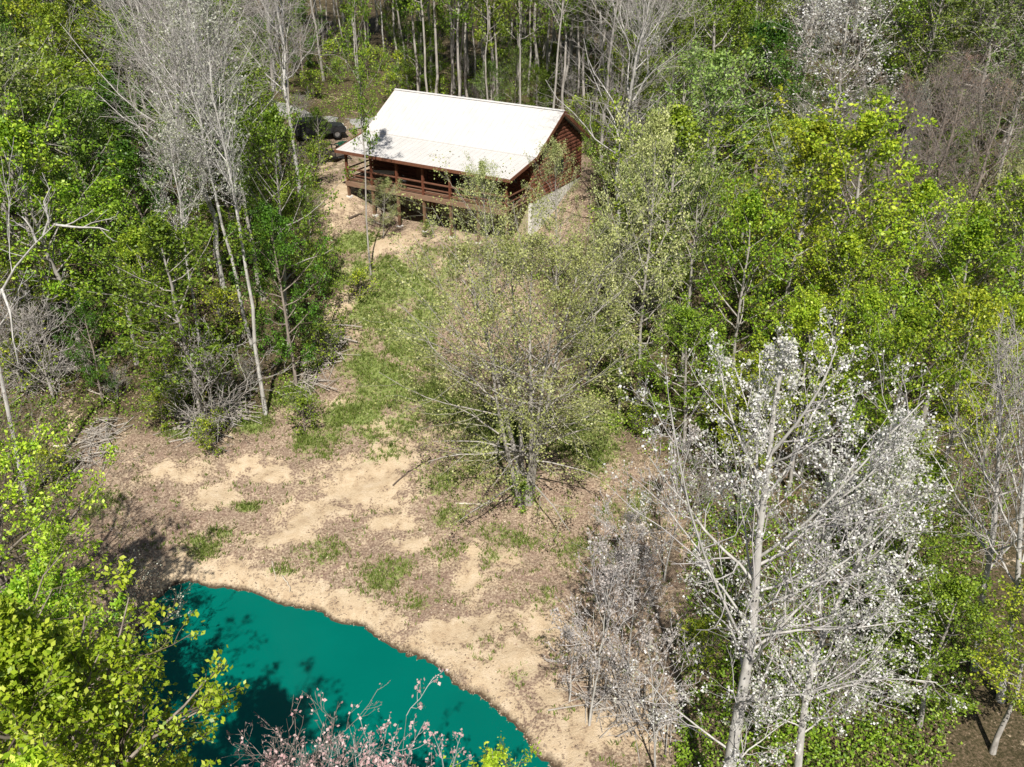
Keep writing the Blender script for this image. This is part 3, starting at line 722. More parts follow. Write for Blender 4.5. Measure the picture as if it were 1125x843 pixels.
#@@FOREST
def Q(px, py, Y):
    """world point seen at px,py at distance Y ahead"""
    r = ray(px, py); t = Y/r[1]; return r*t+np.array([0, 0, CAMZ])
def resample(P, K):
    P = np.asarray(P, float); s = np.concatenate([[0], np.cumsum(np.linalg.norm(np.diff(P, axis=0), axis=1))]); s /= s[-1]
    t = np.linspace(0, 1, K); return np.stack([np.interp(t, s, P[:, i]) for i in range(3)], 1)
def merge(tr_list): return [catm([t for t in lst]) for lst in tr_list]
def multi(S, seed, stems, h, limbs=None, **kw):
    """several stems grown into one tree: stems = list of trunk polylines (local)"""
    ts, ws, ls = [], [], []
    for i, st in enumerate(stems):
        t, w, l = grow(S, seed+i, trunk=resample(st, 11), h=h, limbs=limbs if i == 0 else None, **kw)
        ts.append(t); ws.append(w)
        if l is not None: ls.append(l)
    out = [('trunk', mesh_np('trunk', *catm(ts), [MATS[S['bk']]], smooth=True)), ('branches', mesh_np('branches', *catm(ws), [MATS[S['tw']]]))]
    if ls:
        nm = 'blossom' if S['lm'].startswith('blossom') else ('buds' if S['lm'].startswith('bud') else 'foliage')
        out.append((nm, mesh_np(nm, *catm(ls), [MATS[S['lm']]])))
    return out
def place_custom(name, meshes, loc, label, kind='custom', h=10):
    r = empty(name, loc, 0, label, 'tree')
    for pn, me in meshes: link(pn, me, r)
    TREES.append((r, kind, loc[0], loc[1], h, True)); return r

# ---- the many-stemmed tree in the middle of the clearing
def centre_tree():
    p = at(577, 552); h = h_for(p[0], p[1], p[2], 262)
    S = dict(SPEC['olive']); S.update(r=.135, t0=.34, n1=16, a=(80, 34), l=.44, n=(5, 4, 0), lf=(20, .10, .75, .18), lm='leaf_pale', bk='bark_grey', tw='twig_olive')
    stems = []
    for k, (dx, dy, tx, ty, hh) in enumerate([(0, -.15, .3, -.4, 1.0), (-.25, .1, -2.6, .3, .95), (.3, .05, 2.4, .2, .93), (.05, .3, -.9, 2.2, .9), (.2, -.2, 1.4, -1.8, .86), (-.2, -.15, -1.5, -1.6, .8)]):
        q = np.linspace(0, 1, 6)
        rr = np.random.default_rng(k+3); w = np.cumsum(rr.normal(0, .09, (6, 2)), 0); w[0] = 0
        stems.append(np.stack([dx+(tx-dx)*q**1.3+w[:, 0], dy+(ty-dy)*q**1.3+w[:, 1], -.4+q*(h*hh+.4)], 1))
    limbs = []; lr = []
    rg = np.random.default_rng(5)
    for az in (2.9, 3.4, .2, -.3, 3.9, -1.2, 1.2, 2.2, -2.0):            # long low limbs sweeping out over the ground
        L = rg.uniform(3.4, 5.2); z0 = rg.uniform(.9, 3.4); t = np.linspace(0, 1, 7)[:, None]
        d = np.array([math.cos(az), math.sin(az), .0])
        limbs.append(np.array([0, 0, z0])+d*L*t+np.array([0, 0, 1.])*(1.0*t-.9*t*t*rg.uniform(.4, 1.6))+np.cumsum(rg.normal(0, .06, (7, 3)), 0)*(t > 0)); lr.append(np.linspace(.06, .015, 7))
    ms_ = multi(S, 900, stems, h, limbs=(np.array(limbs), np.array(lr)), sides=(8, 4, 3), twigr=.006)
    place_custom('budding_tree', ms_, (p[0], p[1], p[2]), 'many-stemmed tree with pale olive buds standing alone in the clearing', 'olive', h)
centre_tree()

# ---- big white-blossoming tree in the right foreground
def big_white():
    base = Q(796, 905, 20.2); gz0 = g1(base[0], base[1]); o = np.array([base[0], base[1], gz0])
    S = dict(SPEC['bloom']); S.update(r=.20, t0=.20, n1=24, a=(62, 28), l=.21, n=(7, 5, 2), tp=.8, lr=.010, up=.32, flat=1.0, lf=(7, .075, .8, .06), bk='bark_white', tw='twig_white', sh='vase')
    tr = [o+(0, 0, -.3), Q(800, 850, 20.1), Q(814, 770, 20.2), Q(828, 690, 20.3), Q(832, 600, 20.4), Q(846, 500, 20.4), Q(852, 430, 20.4), Q(864, 376, 20.3)]
    tr = np.array(tr)-o; H = tr[-1][2]
    L1 = [[(830, 615, 20.4), (880, 580, 19.8), (930, 530, 19.5), (975, 480, 19.4), (1015, 440, 19.5)],
          [(822, 720, 20.3), (790, 650, 19.7), (762, 580, 19.3), (745, 500, 19.2), (735, 440, 19.3)],
          [(829, 650, 20.3), (870, 640, 21.3), (930, 600, 22.4), (985, 560, 23.2)],
          [(846, 500, 20.4), (880, 460, 20.0), (905, 420, 19.8), (920, 380, 19.9)],
          [(842, 540, 20.4), (810, 480, 20.8), (795, 430, 21.2), (790, 390, 21.5)],
          [(826, 700, 20.3), (880, 692, 19.7), (940, 690, 19.4), (1000, 682, 19.3)]]
    limbs = np.array([resample([Q(*q) for q in l], 7)-o for l in L1]); lr = np.array([np.linspace(.05, .014, 7)]*len(L1))
    m1 = multi(S, 41, [tr], H, limbs=(limbs, lr), sides=(10, 5, 3), twigr=.0055)
    place_custom('blossoming_tree', m1, tuple(o), 'tall pale-barked tree sprinkled with white blossom in the right foreground, the largest one', 'bloom', H)
    base = Q(872, 920, 20.6); o = np.array([base[0], base[1], g1(base[0], base[1])])
    tr = np.array([o+(0, 0, -.3), Q(876, 850, 20.6), Q(884, 770, 20.8), Q(902, 700, 21.1), Q(940, 625, 21.4), Q(962, 560, 21.6), Q(985, 490, 21.7), Q(990, 462, 21.8)])-o
    S2 = dict(S); S2.update(r=.15, t0=.28, n1=32, l=.20, lf=(5, .075, .8, .07))
    L2 = [[(884, 770, 20.8), (940, 750, 20.4), (985, 745, 20.2), (1030, 750, 20.0)], [(902, 700, 21.1), (900, 620, 21.6), (910, 540, 22.0), (915, 480, 22.3)], [(935, 635, 21.4), (970, 600, 21.2), (1000, 560, 21.0), (1010, 530, 21)]]
    limbs = np.array([resample([Q(*q) for q in l], 7)-o for l in L2]); lr = np.array([np.linspace(.045, .014, 7)]*len(L2))
    m2 = multi(S2, 57, [tr], tr[-1][2], limbs=(limbs, lr), sides=(9, 5, 3), twigr=.0055)
    place_custom('blossoming_tree', m2, tuple(o), 'leaning pale tree dense with white blossom, just right of the largest white tree', 'bloom', 14)
big_white()

# ---- near leafy trees on the left bank
def near_green(x, y, h, seed, label, l=.33, n1=44, lean=(0, 0)):
    S = dict(SPEC['green']); S.update(r=.22, t0=.22, n1=n1, a=(82, 25), l=l, n=(7, 5, 0), lf=(20, .125, .62, .09), lm='leaf_near', bk='bark_brown', tw='twig_dark', up=.10, flat=.6, f0=.35)
    rg = np.random.default_rng(seed)
    tr = trunk_line(h, lean, .08, rg, 11); z = g1(x, y)
    m = multi(S, seed, [tr], h, sides=(9, 5, 3), twigr=.01)
    place_custom('leafy_tree', m, (x, y, z), label, 'green', h)
near_green(-14.9, 17.0, 14.6, 71, 'bright yellow-green leafy tree filling the bottom left corner beside the pond', .31, 50)
near_green(-17.9, 24.2, 15.2, 83, 'yellow-green leafy tree at the left edge, above the corner tree by the pond', .27, 36)
near_green(-9.9, 12.6, 18.0, 95, 'yellow-green leafy tree nearest the camera at the bottom left, shading the pond', .20, 84)
near_green(-6.9, 9.6, 18.6, 97, 'added leafy tree, almost wholly out of frame at the bottom left, thickening the pond shadow', .15, 56)  # extra crown, nearly all out of view, added to make the pond's shadow denser
near_green(-15.6, 21.8, 10.6, 87, 'smaller yellow-green tree beside the pond\'s left shore', .30, 30)

# ---- bottom edge: pink tree and yellow-green tip
def bottom_trees():
    S = dict(SPEC['brown']); S.update(r=.11, t0=.25, n1=26, a=(55, 15), l=.34, n=(7, 5, 0), lf=(11, .085, .85, .06), f0=.6, lm='blossom_pink', bk='bark_grey', tw='twig_white', sh='vase', up=.45)
    x, y = -3.3, 15.0; m = multi(S, 301, [trunk_line(9.4, (0, .02), .06, np.random.default_rng(3))], 9.4, sides=(8, 4, 3), twigr=.008)
    place_custom('blossoming_tree', m, (x, y, g1(x, y)), 'pink blossoming tree rising at the bottom edge in front of the pond', 'pink', 11.6)
    S = dict(S); S.update(lf=(1, .09, .8, .04), n=(7, 5, 2), bk='bark_dark', tw='twig_brown')
    x, y = -5.6, 15.3; m = multi(S, 311, [trunk_line(9.0, (-.04, .03), .06, np.random.default_rng(8))], 9.0, sides=(8, 4, 3), twigr=.008)
    place_custom('blossoming_tree', m, (x, y, g1(x, y)), 'dark-twigged tree with few pink blossoms at the bottom edge, left of the pink tree', 'pink', 10.9)
    S = dict(SPEC['lime']); S.update(r=.08, t0=.3, n1=26, l=.2, lf=(7, .10, .62, .07), lm='leaf_lime')
    x, y = -.35, 15.4; m = multi(S, 321, [trunk_line(10.2, (0, 0), .05, np.random.default_rng(9))], 10.2)
    place_custom('leafy_tree', m, (x, y, g1(x, y)), 'yellow-green leafy treetop at the bottom edge, right of the pink tree', 'lime', 10.9)
    # dark stems leaning over the pond
    p = at(160, 712); S = dict(SPEC['brown']); S.update(r=.06, t0=.12, n1=14, a=(60, 30), l=.42, n=(5, 4, 0), lf=(1, .07, .8, .03), lm='bud_pale', bk='bark_dark', tw='bark_dark', up=.3)
    st = [np.array([(0, 0, -.3), (.1, .1, 1.2), (.35, .0, 2.6), (1.0, -.4, 3.8), (1.6, -.8, 4.6)]), np.array([(0, 0, -.3), (-.1, .3, 1.5), (-.1, .5, 3.0), (.2, .9, 4.4)]), np.array([(.1, 0, -.3), (.5, -.3, 1.0), (1.5, -.8, 2.2), (2.9, -1.3, 3.1), (3.6, -1.5, 3.6)])]
    m = multi(S, 331, st, 4.6, twigr=.009)
    place_custom('dark_stemmed_tree', m, tuple(at(150, 715)), 'small dark-stemmed tree with white buds leaning over the pond\'s left corner', 'brown', 4.6)
bottom_trees()

# ---- dead limb at the left edge, right-edge bare trees
def edge_trees():
    S = dict(SPEC['bare']); S.update(r=.16, t0=.55, n1=7, a=(60, 40), l=.22, n=(3, 3, 0), bk='bark_white', tw='twig_white')
    Y = 38.0; b = at(-40, 470); o = np.array([Q(-20, 400, Y)[0], Y, 0]); o[2] = g1(o[0], o[1])
    tr = np.array([o+(0, 0, -.3), Q(-12, 350, Y), Q(2, 318, Y), Q(22, 285, Y), Q(48, 258, Y-.5), Q(62, 245, Y-.6)])-o
    L1 = [[(48, 258, Y), (54, 240, Y), (48, 222, Y), (56, 205, Y)], [(60, 247, Y), (85, 250, Y-.5), (108, 250, Y-.8), (120, 254, Y-1)], [(40, 266, Y), (34, 250, Y), (28, 242, Y), (24, 238, Y)], [(2, 318, Y), (12, 345, Y-1), (14, 370, Y-1.2), (20, 400, Y-1.4)]]
    limbs = np.array([resample([Q(*q) for q in l], 7)-o for l in L1]); lr = np.array([np.linspace(.07, .02, 7)]*len(L1))
    m = multi(S, 401, [tr], tr[-1][2], limbs=(limbs, lr), twigr=.012)
    place_custom('dead_tree', m, tuple(o), 'bleached crooked dead tree at the left edge', 'dead', 8)
    for i, (pts, Y, lab) in enumerate([([(1072, 735), (1078, 660), (1092, 590), (1096, 520), (1100, 440), (1096, 380)], 27.5, 'pale-trunked bare tree near the right edge, left of the pair by the forest floor'),
                                ([(1100, 770), (1108, 700), (1118, 640), (1122, 560), (1132, 470), (1140, 390)], 26.0, 'bare pale tree rising along the right edge of the picture')]):
        S = dict(SPEC['bare']); S.update(r=.17, t0=.35, n1=22, l=.24, n=(6, 5, 2))
        b = at(*pts[0]); o = np.array(b)
        tr = np.array([o+(0, 0, -.3)]+[Q(px, py, b[1]+.1*k) for k, (px, py) in enumerate(pts[1:])])-o
        m = multi(S, 421+i, [tr], tr[-1][2], twigr=.009); place_custom('bare_tree', m, tuple(o), lab, 'bare', tr[-1][2])
edge_trees()
plant('brown', -20.6, 28.0, 13.5, np.random.default_rng(4), 1.1, 2.0, 'dark bare tree at the left edge behind the yellow-green crowns')

# ---- single trees one can point at in the photograph
H_ = hero
H_('green', 352, 182, 118, 'small green tree partly hiding the parked black car', .8, 2.0, seed=70)
H_('pole', 408, 303, -60, 'slender bare-trunked tree standing in front of the deck\'s left end', .55, 1.0, seed=4)
H_('bare', 242, 345, -40, 'tall silvery bare tree in the left woods with a wide crown of fine twigs', 1.35, 2.0, seed=8)
H_('slim', 292, 455, -10, 'slim pale tree with whitish buds at the clearing\'s left side', .8, 1.5, seed=1)
H_('slim', 278, 380, 5, 'slim whitish budding tree behind the slim pale one left of the clearing', .9, 2.0, seed=5)
H_('bare', 205, 300, -60, 'silvery bare tree at upper left, left of the wide-crowned silvery one', 1.3, 2.0, seed=6)
H_('bare', 330, 215, -120, 'grey bare tree at the top, left of the cabin roof', 1.0, 2.0, seed=9)
H_('bare', 310, 195, -120, 'grey bare tree at the top, second one left of the cabin roof', 1.0, 2.0, seed=12)
H_('green', 225, 470, 232, 'bright green leafy tree at the front of the left woods', 1.15, 2.0, seed=3)
H_('lime', 190, 440, 250, 'yellow-green leafy tree just left of the bright green front tree in the left woods', 1.0, 2.0, seed=7)
H_('green', 318, 385, 120, 'green leafy tree between the left woods and the grassy slope', .72, 2.0, seed=4)
H_('deep', 325, 425, 225, 'dark green leafy tree at the edge of the grassy slope', .75, 2.0, seed=2)
H_('green', 290, 330, 90, 'green leafy tree behind the slim pale budding trees', 1.0, 2.0, seed=13)
H_('lime', 100, 410, 130, 'tall yellow-green tree in the left woods above the brush', 1.1, 2.0, seed=15)
H_('green', 150, 400, 200, 'mid-green tree in the left woods, right of the tall yellow-green one', 1.1, 2.0, seed=16)
H_('soft', 60, 360, 60, 'light green tall tree near the upper left edge', 1.1, 2.0, seed=17)
H_('green', 30, 330, -10, 'green crown at the upper left corner', 1.2, 2.0, seed=18)
H_('olive', 540, 345, 178, 'olive budding tree hiding the lower right part of the deck', .7, 2.0, seed=20)
H_('olive', 612, 330, 150, 'olive budding tree in front of the cabin\'s right gable', .65, 2.0, seed=21)
H_('olive', 672, 370, 170, 'olive budding tree right of the cabin gable', .7, 2.0, seed=22)
H_('olive', 700, 452, 120, 'olive tree with a long straight pale trunk at the right side of the clearing', .6, 1.0, seed=23)
H_('olive', 645, 420, 245, 'olive tree between the many-stemmed tree and the straight-trunked one', .8, 2.0, seed=24)
H_('soft', 748, 420, 180, 'soft green tree right of the straight-trunked one', .8, 2.0, seed=25)
H_('bare', 672, 290, -60, 'large grey bare tree with wide-reaching limbs right of the cabin', 1.3, 2.0, seed=26)
H_('green', 680, 455, 350, 'small vivid green tree beside the straight pale trunk', 1.0, 2.0, seed=27)
H_('lime', 845, 430, 140, 'tall lime-yellow tree in the middle of the right woods', 1.1, 1.5, seed=30)
H_('lime', 905, 425, 125, 'broad lime-yellow tree in the right woods, the highest crown of the lime ones', 1.15, 1.5, seed=31)
H_('lime', 965, 420, 200, 'lime-yellow tree in the right woods, right of the highest lime crown', 1.1, 1.5, seed=32)
H_('lime', 800, 470, 215, 'lime-yellow tree at the left end of the right woods', .9, 1.5, seed=33)
H_('lime', 1010, 470, 240, 'lime-yellow tree above the white blossoms at the right', 1.2, 1.5, seed=34)
H_('lime', 1085, 450, 190, 'lime-yellow tree near the right edge, below the brown thicket', 1.2, 1.5, seed=35)
H_('lime', 900, 480, 260, 'lime-yellow tree right behind the top of the largest white tree', 1.1, 1.5, seed=36)
H_('bloom', 905, 215, -25, 'broad whitish blossoming tree at the top right', 1.25, 1.5, seed=40)
H_('slim', 690, 215, -90, 'tall pale bare tree behind the wide-limbed grey one', .9, 1.5, seed=41)
H_('brown', 1000, 290, 75, 'brownish bare tree in the thicket at the upper right', 1.2, 2.0, seed=42)
H_('brown', 955, 300, 85, 'brownish bare tree at the left end of the upper right thicket', 1.1, 2.0, seed=43)
H_('brown', 1050, 300, 90, 'brownish bare tree at the right end of the upper right thicket', 1.2, 2.0, seed=44)
H_('slim', 965, 285, 90, 'pale slim tree leaning among the brown thicket', .5, 5.0, seed=45)
H_('soft', 1060, 190, -30, 'light green tree at the top right corner', 1.3, 2.0, seed=46)
H_('green', 965, 700, 500, 'green understory tree behind the white blossoms at the lower right', 1.0, 2.0, seed=50)
H_('green', 1010, 800, 640, 'low green tree at the bottom right under the white branches', 1.2, 2.0, seed=51)
H_('lime', 815, 560, 390, 'lime tree glowing through the top of the white blossoms', 1.2, 2.0, seed=52)
H_('lime', 1090, 830, 640, 'yellow-green sapling in the lower right corner', 1.2, 2.0, seed=53)
H_('mauve', 648, 800, 640, 'twiggy pinkish sapling on the sandy bank at the right', .9, 4.0, seed=60)
H_('mauve', 690, 740, 590, 'twiggy pinkish sapling above the sandy bank, left of the largest white tree', .8, 4.0, seed=61)
H_('mauve', 720, 850, 690, 'twiggy pinkish sapling at the bottom, left of the white trunk', .8, 4.0, seed=62)
H_('mauve', 730, 640, 490, 'twiggy pale sapling behind the lower left limbs of the largest white tree', .8, 4.0, seed=63)

# ---- the rest of the forest, filled by area
def inhouse(x, y, m):
    s = (x-HO[0])*HU[0]+(y-HO[1])*HU[1]; t = (x-HO[0])*HV[0]+(y-HO[1])*HV[1]
    return -m < s < HL+m and -m < t < D3+m
def kind_at(px, py, rg):
    """kind of tree whose crown centre the photo shows there"""
    Z = [((-400, -400, 110, 900), 'green .4 deep .2 lime .25 soft .15'),
         ((110, -400, 250, 60), 'bare .35 white .15 soft .15 green .35'), ((110, 60, 250, 220), 'bare .15 slim .1 green .5 deep .25'), ((110, 220, 380, 900), 'green .42 deep .25 lime .15 olive .08 slim .1'),
         ((250, -400, 430, 60), 'bare .5 tall .2 pole .3'), ((250, 60, 380, 220), 'green .6 deep .2 soft .2'),
         ((430, -400, 640, 900), 'tall .5 pole .35 green .15'), ((380, 60, 430, 220), 'green .5 bare .5'),
         ((640, -400, 790, 60), 'bare .35 tall .25 green .25 pole .15'), ((640, 60, 790, 500), 'olive .3 green .3 soft .2 slim .1 pole .1'),
         ((790, -400, 860, 100), 'green .5 deep .3 bare .2'), ((860, -400, 960, 90), 'bloom .45 soft .35 bare .2'),
         ((960, -400, 1500, 60), 'soft .45 green .35 brown .2'), ((930, 60, 1070, 210), 'brown .6 bare .25 soft .15'),
         ((790, 100, 930, 900), 'lime .72 olive .08 green .05 slim .08 pole .07'), ((1070, 60, 1500, 200), 'lime .4 soft .3 brown .3'),
         ((930, 210, 1500, 430), 'lime .75 green .05 olive .08 slim .06 pole .06'), ((930, 430, 1500, 1500), 'brown .35 olive .3 green .35')]
    for (a, b, c, d), w in Z:
        if a <= px < c and b <= py < d:
            w = w.split(); return rg.choice(w[0::2], p=np.array(w[1::2], float)/sum(map(float, w[1::2])))
    return 'green'
def fill(n_try=9000):
    rg = np.random.default_rng(2024); pts = [(t[2], t[3]) for t in TREES]; cnt = 0
    for _ in range(n_try):
        y = rg.uniform(27, 132); x = rg.uniform(-.66, .66)*y*1.0
        sep = 2.7 if y < 60 else (3.1 if y < 85 else 4.0)
        if inside(clear, x, y) or inhouse(x, y, 2.2): continue
        z = g1(x, y); bx, by = project(x, y, z)
        if by > 600 and bx > 700 or (bx < 110 and by > 430): continue
        if 330 < bx < 440 and 95 < by < 240: continue            # drive and machines stay open
        if 425 < bx < 660 and by > 120 and y < 82: continue
        if min((x-a)**2+(y-b)**2 for a, b in pts) < sep*sep: continue
        cx, cy = project(x, y, z+9)
        k = kind_at(cx, cy, rg)
        hh = SPEC[k]['h']*rg.uniform(.8, 1.15)
        if y > 72 and k in ('green', 'deep', 'lime', 'soft', 'olive', 'brown', 'bloom'): hh *= 1.1
        if 430 < bx < 640 and y > 72: hh = rg.uniform(19, 24) if k in ('tall', 'pole') else rg.uniform(8, 12)
        if by > 430: hh = min(hh, h_for(x, y, z, 330))
        if 560 < bx < 665 and 200 < by < 420: hh = min(hh, max(h_for(x, y, z, 225), 2.5))
        if 285 < bx < 400 and 200 < by < 460: hh = min(hh, max(h_for(x, y, z, 205), 2.5))
        if 285 < bx < 440 and by <= 200: hh = min(hh, max(h_for(x, y, z, 150), 3)) if by > 140 else hh
        if bx > 775 and by > 225: hh = min(hh, max(h_for(x, y, z, 120+35*rg.random()), 3))
        if 940 < bx < 1080 and by > 290: hh = min(hh, max(h_for(x, y, z, 225), 3))
        if 850 < bx < 960 and 130 < by <= 225: hh = min(hh, max(h_for(x, y, z, 95), 3))
        if hh < 4.5 and k not in ('shrub',): hh = max(hh, 3.0)
        plant(k, x, y, hh, rg, rg.uniform(.85, 1.15), 3.0); pts.append((x, y)); cnt += 1
        if cnt >= 265: break
    print('filler trees', cnt)
    c2 = 0
    for _ in range(6000):
        y = rg.uniform(77, 122); x = rg.uniform(-.34, .14)*y
        if inhouse(x, y, 2.5) or min((x-a)**2+(y-b)**2 for a, b in pts) < 2.1**2: continue
        bx, by = project(x, y, g1(x, y))
        if bx < 445 and by > 96: continue
        k = rg.choice(['pole', 'tall', 'green', 'deep', 'soft'], p=[.5, .2, .12, .1, .08])
        plant(k, x, y, rg.uniform(18, 24) if k in ('tall', 'pole') else rg.uniform(4.5, 9), rg, rg.uniform(.8, 1.1), 2.0); pts.append((x, y)); c2 += 1
        if c2 >= 105: break
    print('behind cabin', c2)
fill()

# ---- shrubs and brush
def fill_shrubs():
    rg = np.random.default_rng(77); cnt = 0; pts = []
    for _ in range(7000):
        y = rg.uniform(24, 95) if cnt < 85 else rg.uniform(77, 108); x = rg.uniform(-.62, .62)*y if cnt < 85 else rg.uniform(-.3, .14)*y
        if inside(clear, x, y) or inhouse(x, y, 1.5) or shore_dist(np.array([x]), np.array([y]))[0] < 1: continue
        z = g1(x, y); bx, by = project(x, y, z)
        if bx < -30 or bx > 1160 or by > 880: continue
        if 345 < bx < 430 and 95 < by < 200: continue
        if pts and min((x-a)**2+(y-b)**2 for a, b in pts) < 9: continue
        k = rg.choice(['shrub', 'limeshrub', 'twigshrub'], p=[.45, .25, .3] if cnt < 85 else [.5, .42, .08])
        if bx > 900 and by > 600: k = 'twigshrub' if rg.random() < .6 else 'shrub'
        if cnt >= 85 and bx < 450 and by > 108: continue
        plant(k, x, y, rg.uniform(1.6, 3.4), rg, rg.uniform(.9, 1.4), 5.0); pts.append((x, y)); cnt += 1
        if cnt >= 150: break
fill_shrubs()
for args in [('limeshrub', 700, 480, 448, 'round yellow-green shrub at the foot of the straight pale trunk'), ('shrub', 335, 475, 440, 'low green shrub at the left edge of the clearing, by the brush line'),
             ('limeshrub', 178, 470, 435, 'bright yellow-green shrub at the front left of the clearing'), ('shrub', 355, 400, 362, 'green shrub beside the grassy slope\'s stick pile'),
             ('twigshrub', 25, 430, 325, 'grey twiggy thicket at the left edge'), ('twigshrub', 60, 440, 350, 'grey twiggy thicket, right of the one at the left edge'),
             ('twigshrub', 235, 480, 395, 'dense grey-brown tangle of twigs at the front of the left woods'), ('limeshrub', 230, 500, 465, 'small lime shrub below the tangle of twigs'), ('shrub', 575, 560, 530, 'small green shrub at the foot of the many-stemmed tree'),
             ('mauve', 625, 770, 690, 'low pale twiggy shrub on the sandy bank'), ('mauve', 665, 700, 615, 'pale twiggy shrub above the sandy bank at the right'), ('mauve', 690, 650, 565, 'pale twiggy shrub right of the litter-covered slope'),
             ('limeshrub', 395, 330, 300, 'tiny olive sapling on the slope below the deck'), ('shrub', 470, 262, 246, 'small leafy shrub close to the deck posts'), ('olive', 420, 262, 195, 'thin olive sapling close to the deck\'s left posts')]:
    H_(*args, 1.3, 3.0)

# ---- labels for the filled forest: look, place, order from the left
LOOK = {'green': 'mid-green leafy tree', 'deep': 'dark green leafy tree', 'lime': 'lime-yellow leafy tree', 'soft': 'soft light green tree', 'olive': 'olive budding tree', 'bare': 'silvery bare tree', 'slim': 'slim pale budding tree', 'mauve': 'twiggy pinkish sapling',
        'white': 'pale bare tree with whitish buds', 'brown': 'brown bare-twigged tree', 'bloom': 'white blossoming tree', 'tall': 'tall bare trunk with high twigs', 'pole': 'slim trunk with thin green leaves',
        'shrub': 'green understory shrub', 'limeshrub': 'yellow-green understory shrub', 'twigshrub': 'leafless twiggy shrub'}
ORD = 'first second third fourth fifth sixth seventh eighth ninth tenth eleventh twelfth thirteenth fourteenth fifteenth sixteenth seventeenth eighteenth nineteenth twentieth'.split()
def place_of(x, y):
    px, py = project(x, y, g1(x, y))
    if y > 74 and 420 < px < 650: a = 'behind the cabin'
    elif px < 200: a = 'in the far left woods'
    elif px < 420: a = 'in the left woods'
    elif px < 780: a = 'in the right woods'
    else: a = 'in the far right woods'
    row = ', front' if y < 52 else (', middle' if y < 70 else (', back' if y < 95 else ', rearmost'))
    return a+row, px
grp = {}
for r, k, x, y, h, done in TREES:
    if done: continue
    a, px = place_of(x, y); grp.setdefault((k, a), []).append((px, r))
for (k, a), lst in grp.items():
    lst.sort(key=lambda q: q[0])
    for i, (px, r) in enumerate(lst):
        r['label'] = LOOK[k]+' '+a+('' if len(lst) == 1 else ', '+ORD[min(i, 19)]+' from left')
        r['group'] = LOOK[k]+'s '+a
for r, k, x, y, h, done in TREES:
    if 'group' not in r and k in LOOK: r['group'] = 'trees and shrubs around the clearing'

# ---- sticks, brush, stones, tufts, litter
def stick(name, a, b, r, mat, label, bend=.05, group=None, lift=.03, twigs=3):
    rg = np.random.default_rng(int(a[0]*3+b[1])); A = np.array(at(*a)); B = np.array(at(*b)); A[2] += lift; B[2] += lift
    K = 8; t = np.linspace(0, 1, K)[:, None]; P = A+(B-A)*t; P[:, :2] += np.cumsum(rg.normal(0, bend, (K, 2)), 0)
    P[:, 2] = ground(P[:, 0], P[:, 1])+lift+r*.5
    o0 = A.copy(); m = MB(); m.tube([tuple(p-o0) for p in P], list(np.linspace(r, r*.4, K)), 7)
    for k in range(twigs):
        i = rg.integers(2, K-1); d = rg.normal(size=3); d[2] = abs(d[2])*.5; d = d/np.linalg.norm(d)*rg.uniform(.3, .9)
        m.tube([tuple(P[i]-o0), tuple(P[i]-o0+d*.6), tuple(P[i]-o0+d+(0, 0, .1))], [r*.5, r*.35, r*.2], 5)
    o = m.build(name, MATS[mat], None, 0, True); o.location = o0
    tag(o, label, 'branch', group)
stick('fallen_branch', (501, 556), (577, 545), .055, 'pale_stick', 'pale fallen branch lying left of the many-stemmed tree\'s foot')
stick('fallen_branch', (598, 472), (652, 508), .06, 'pale_stick', 'long pale fallen branch right of the many-stemmed tree')
stick('fallen_branch', (600, 502), (650, 548), .05, 'dark_stick', 'dark fallen branch right of the many-stemmed tree')
stick('fallen_branch', (432, 535), (475, 505), .05, 'dark_stick', 'dark fallen branch on the sand left of the many-stemmed tree')
stick('fallen_log', (552, 262), (580, 274), .11, 'dark_stick', 'dark log lying below the right end of the deck', twigs=0)
stick('fallen_log', (382, 243), (396, 238), .10, 'dark_stick', 'dark log lying left of the deck posts', twigs=0)
stick('fallen_branch', (60, 492), (108, 480), .08, 'pale_stick', 'bleached branch on the ground beside the left thicket')
stick('fallen_branch', (100, 430), (128, 445), .06, 'pale_stick', 'bleached branch between the left thicket and the clearing')
stick('pond_stick', (301, 618), (305, 640), .035, 'pale_stick', 'thin pale stick standing on the bank by the pond', twigs=0)
stick('pond_stick', (309, 636), (313, 656), .035, 'pale_stick', 'thin pale stick reaching into the pond\'s edge', twigs=0, lift=.08)
def brush_pile(c, e, n, seed, label, mats='dead_wood', L=(1.0, 2.6)):
    rg = np.random.default_rng(seed); A = np.array(at(*c)); B = np.array(at(*e)); m = MB()
    for k in range(n):
        q = A+(B-A)*rg.random(); q[:2] += rg.normal(0, .45, 2); q[2] = g1(q[0], q[1])+abs(rg.normal(0, .22))
        an = rg.uniform(0, 6.28); l = rg.uniform(*L)/2; dz = rg.normal(0, .18)*l; d = np.array([math.cos(an)*l, math.sin(an)*l, dz])
        p0 = q-d; p1 = q+d; p0[2] = max(p0[2], g1(p0[0], p0[1])+.02); p1[2] = max(p1[2], g1(p1[0], p1[1])+.02); r = rg.uniform(.012, .04)
        m.tube([tuple(p0-A), tuple(q-A+(0, 0, .05)), tuple(p1-A)], [r, r*.8, r*.35], 5)
    o = m.build('brush_pile', MATS[mats]); o.location = A; tag(o, label, 'brush pile')
brush_pile((335, 432), (372, 368), 150, 5, 'pale heap of cut sticks along the left edge of the grassy slope')
brush_pile((20, 420), (85, 400), 220, 6, 'grey heap of dead branches at the left edge above the bright tree', L=(1.5, 3.6))
brush_pile((215, 470), (262, 452), 260, 7, 'tangled brown brush heap at the front of the left woods', 'dead_wood', (1.0, 3.0))
brush_pile((88, 520), (120, 470), 90, 8, 'thin scatter of dead sticks on the reddish ground at the left')
brush_pile((640, 760), (740, 800), 110, 9, 'scatter of pale sticks on the sandy bank at the right')

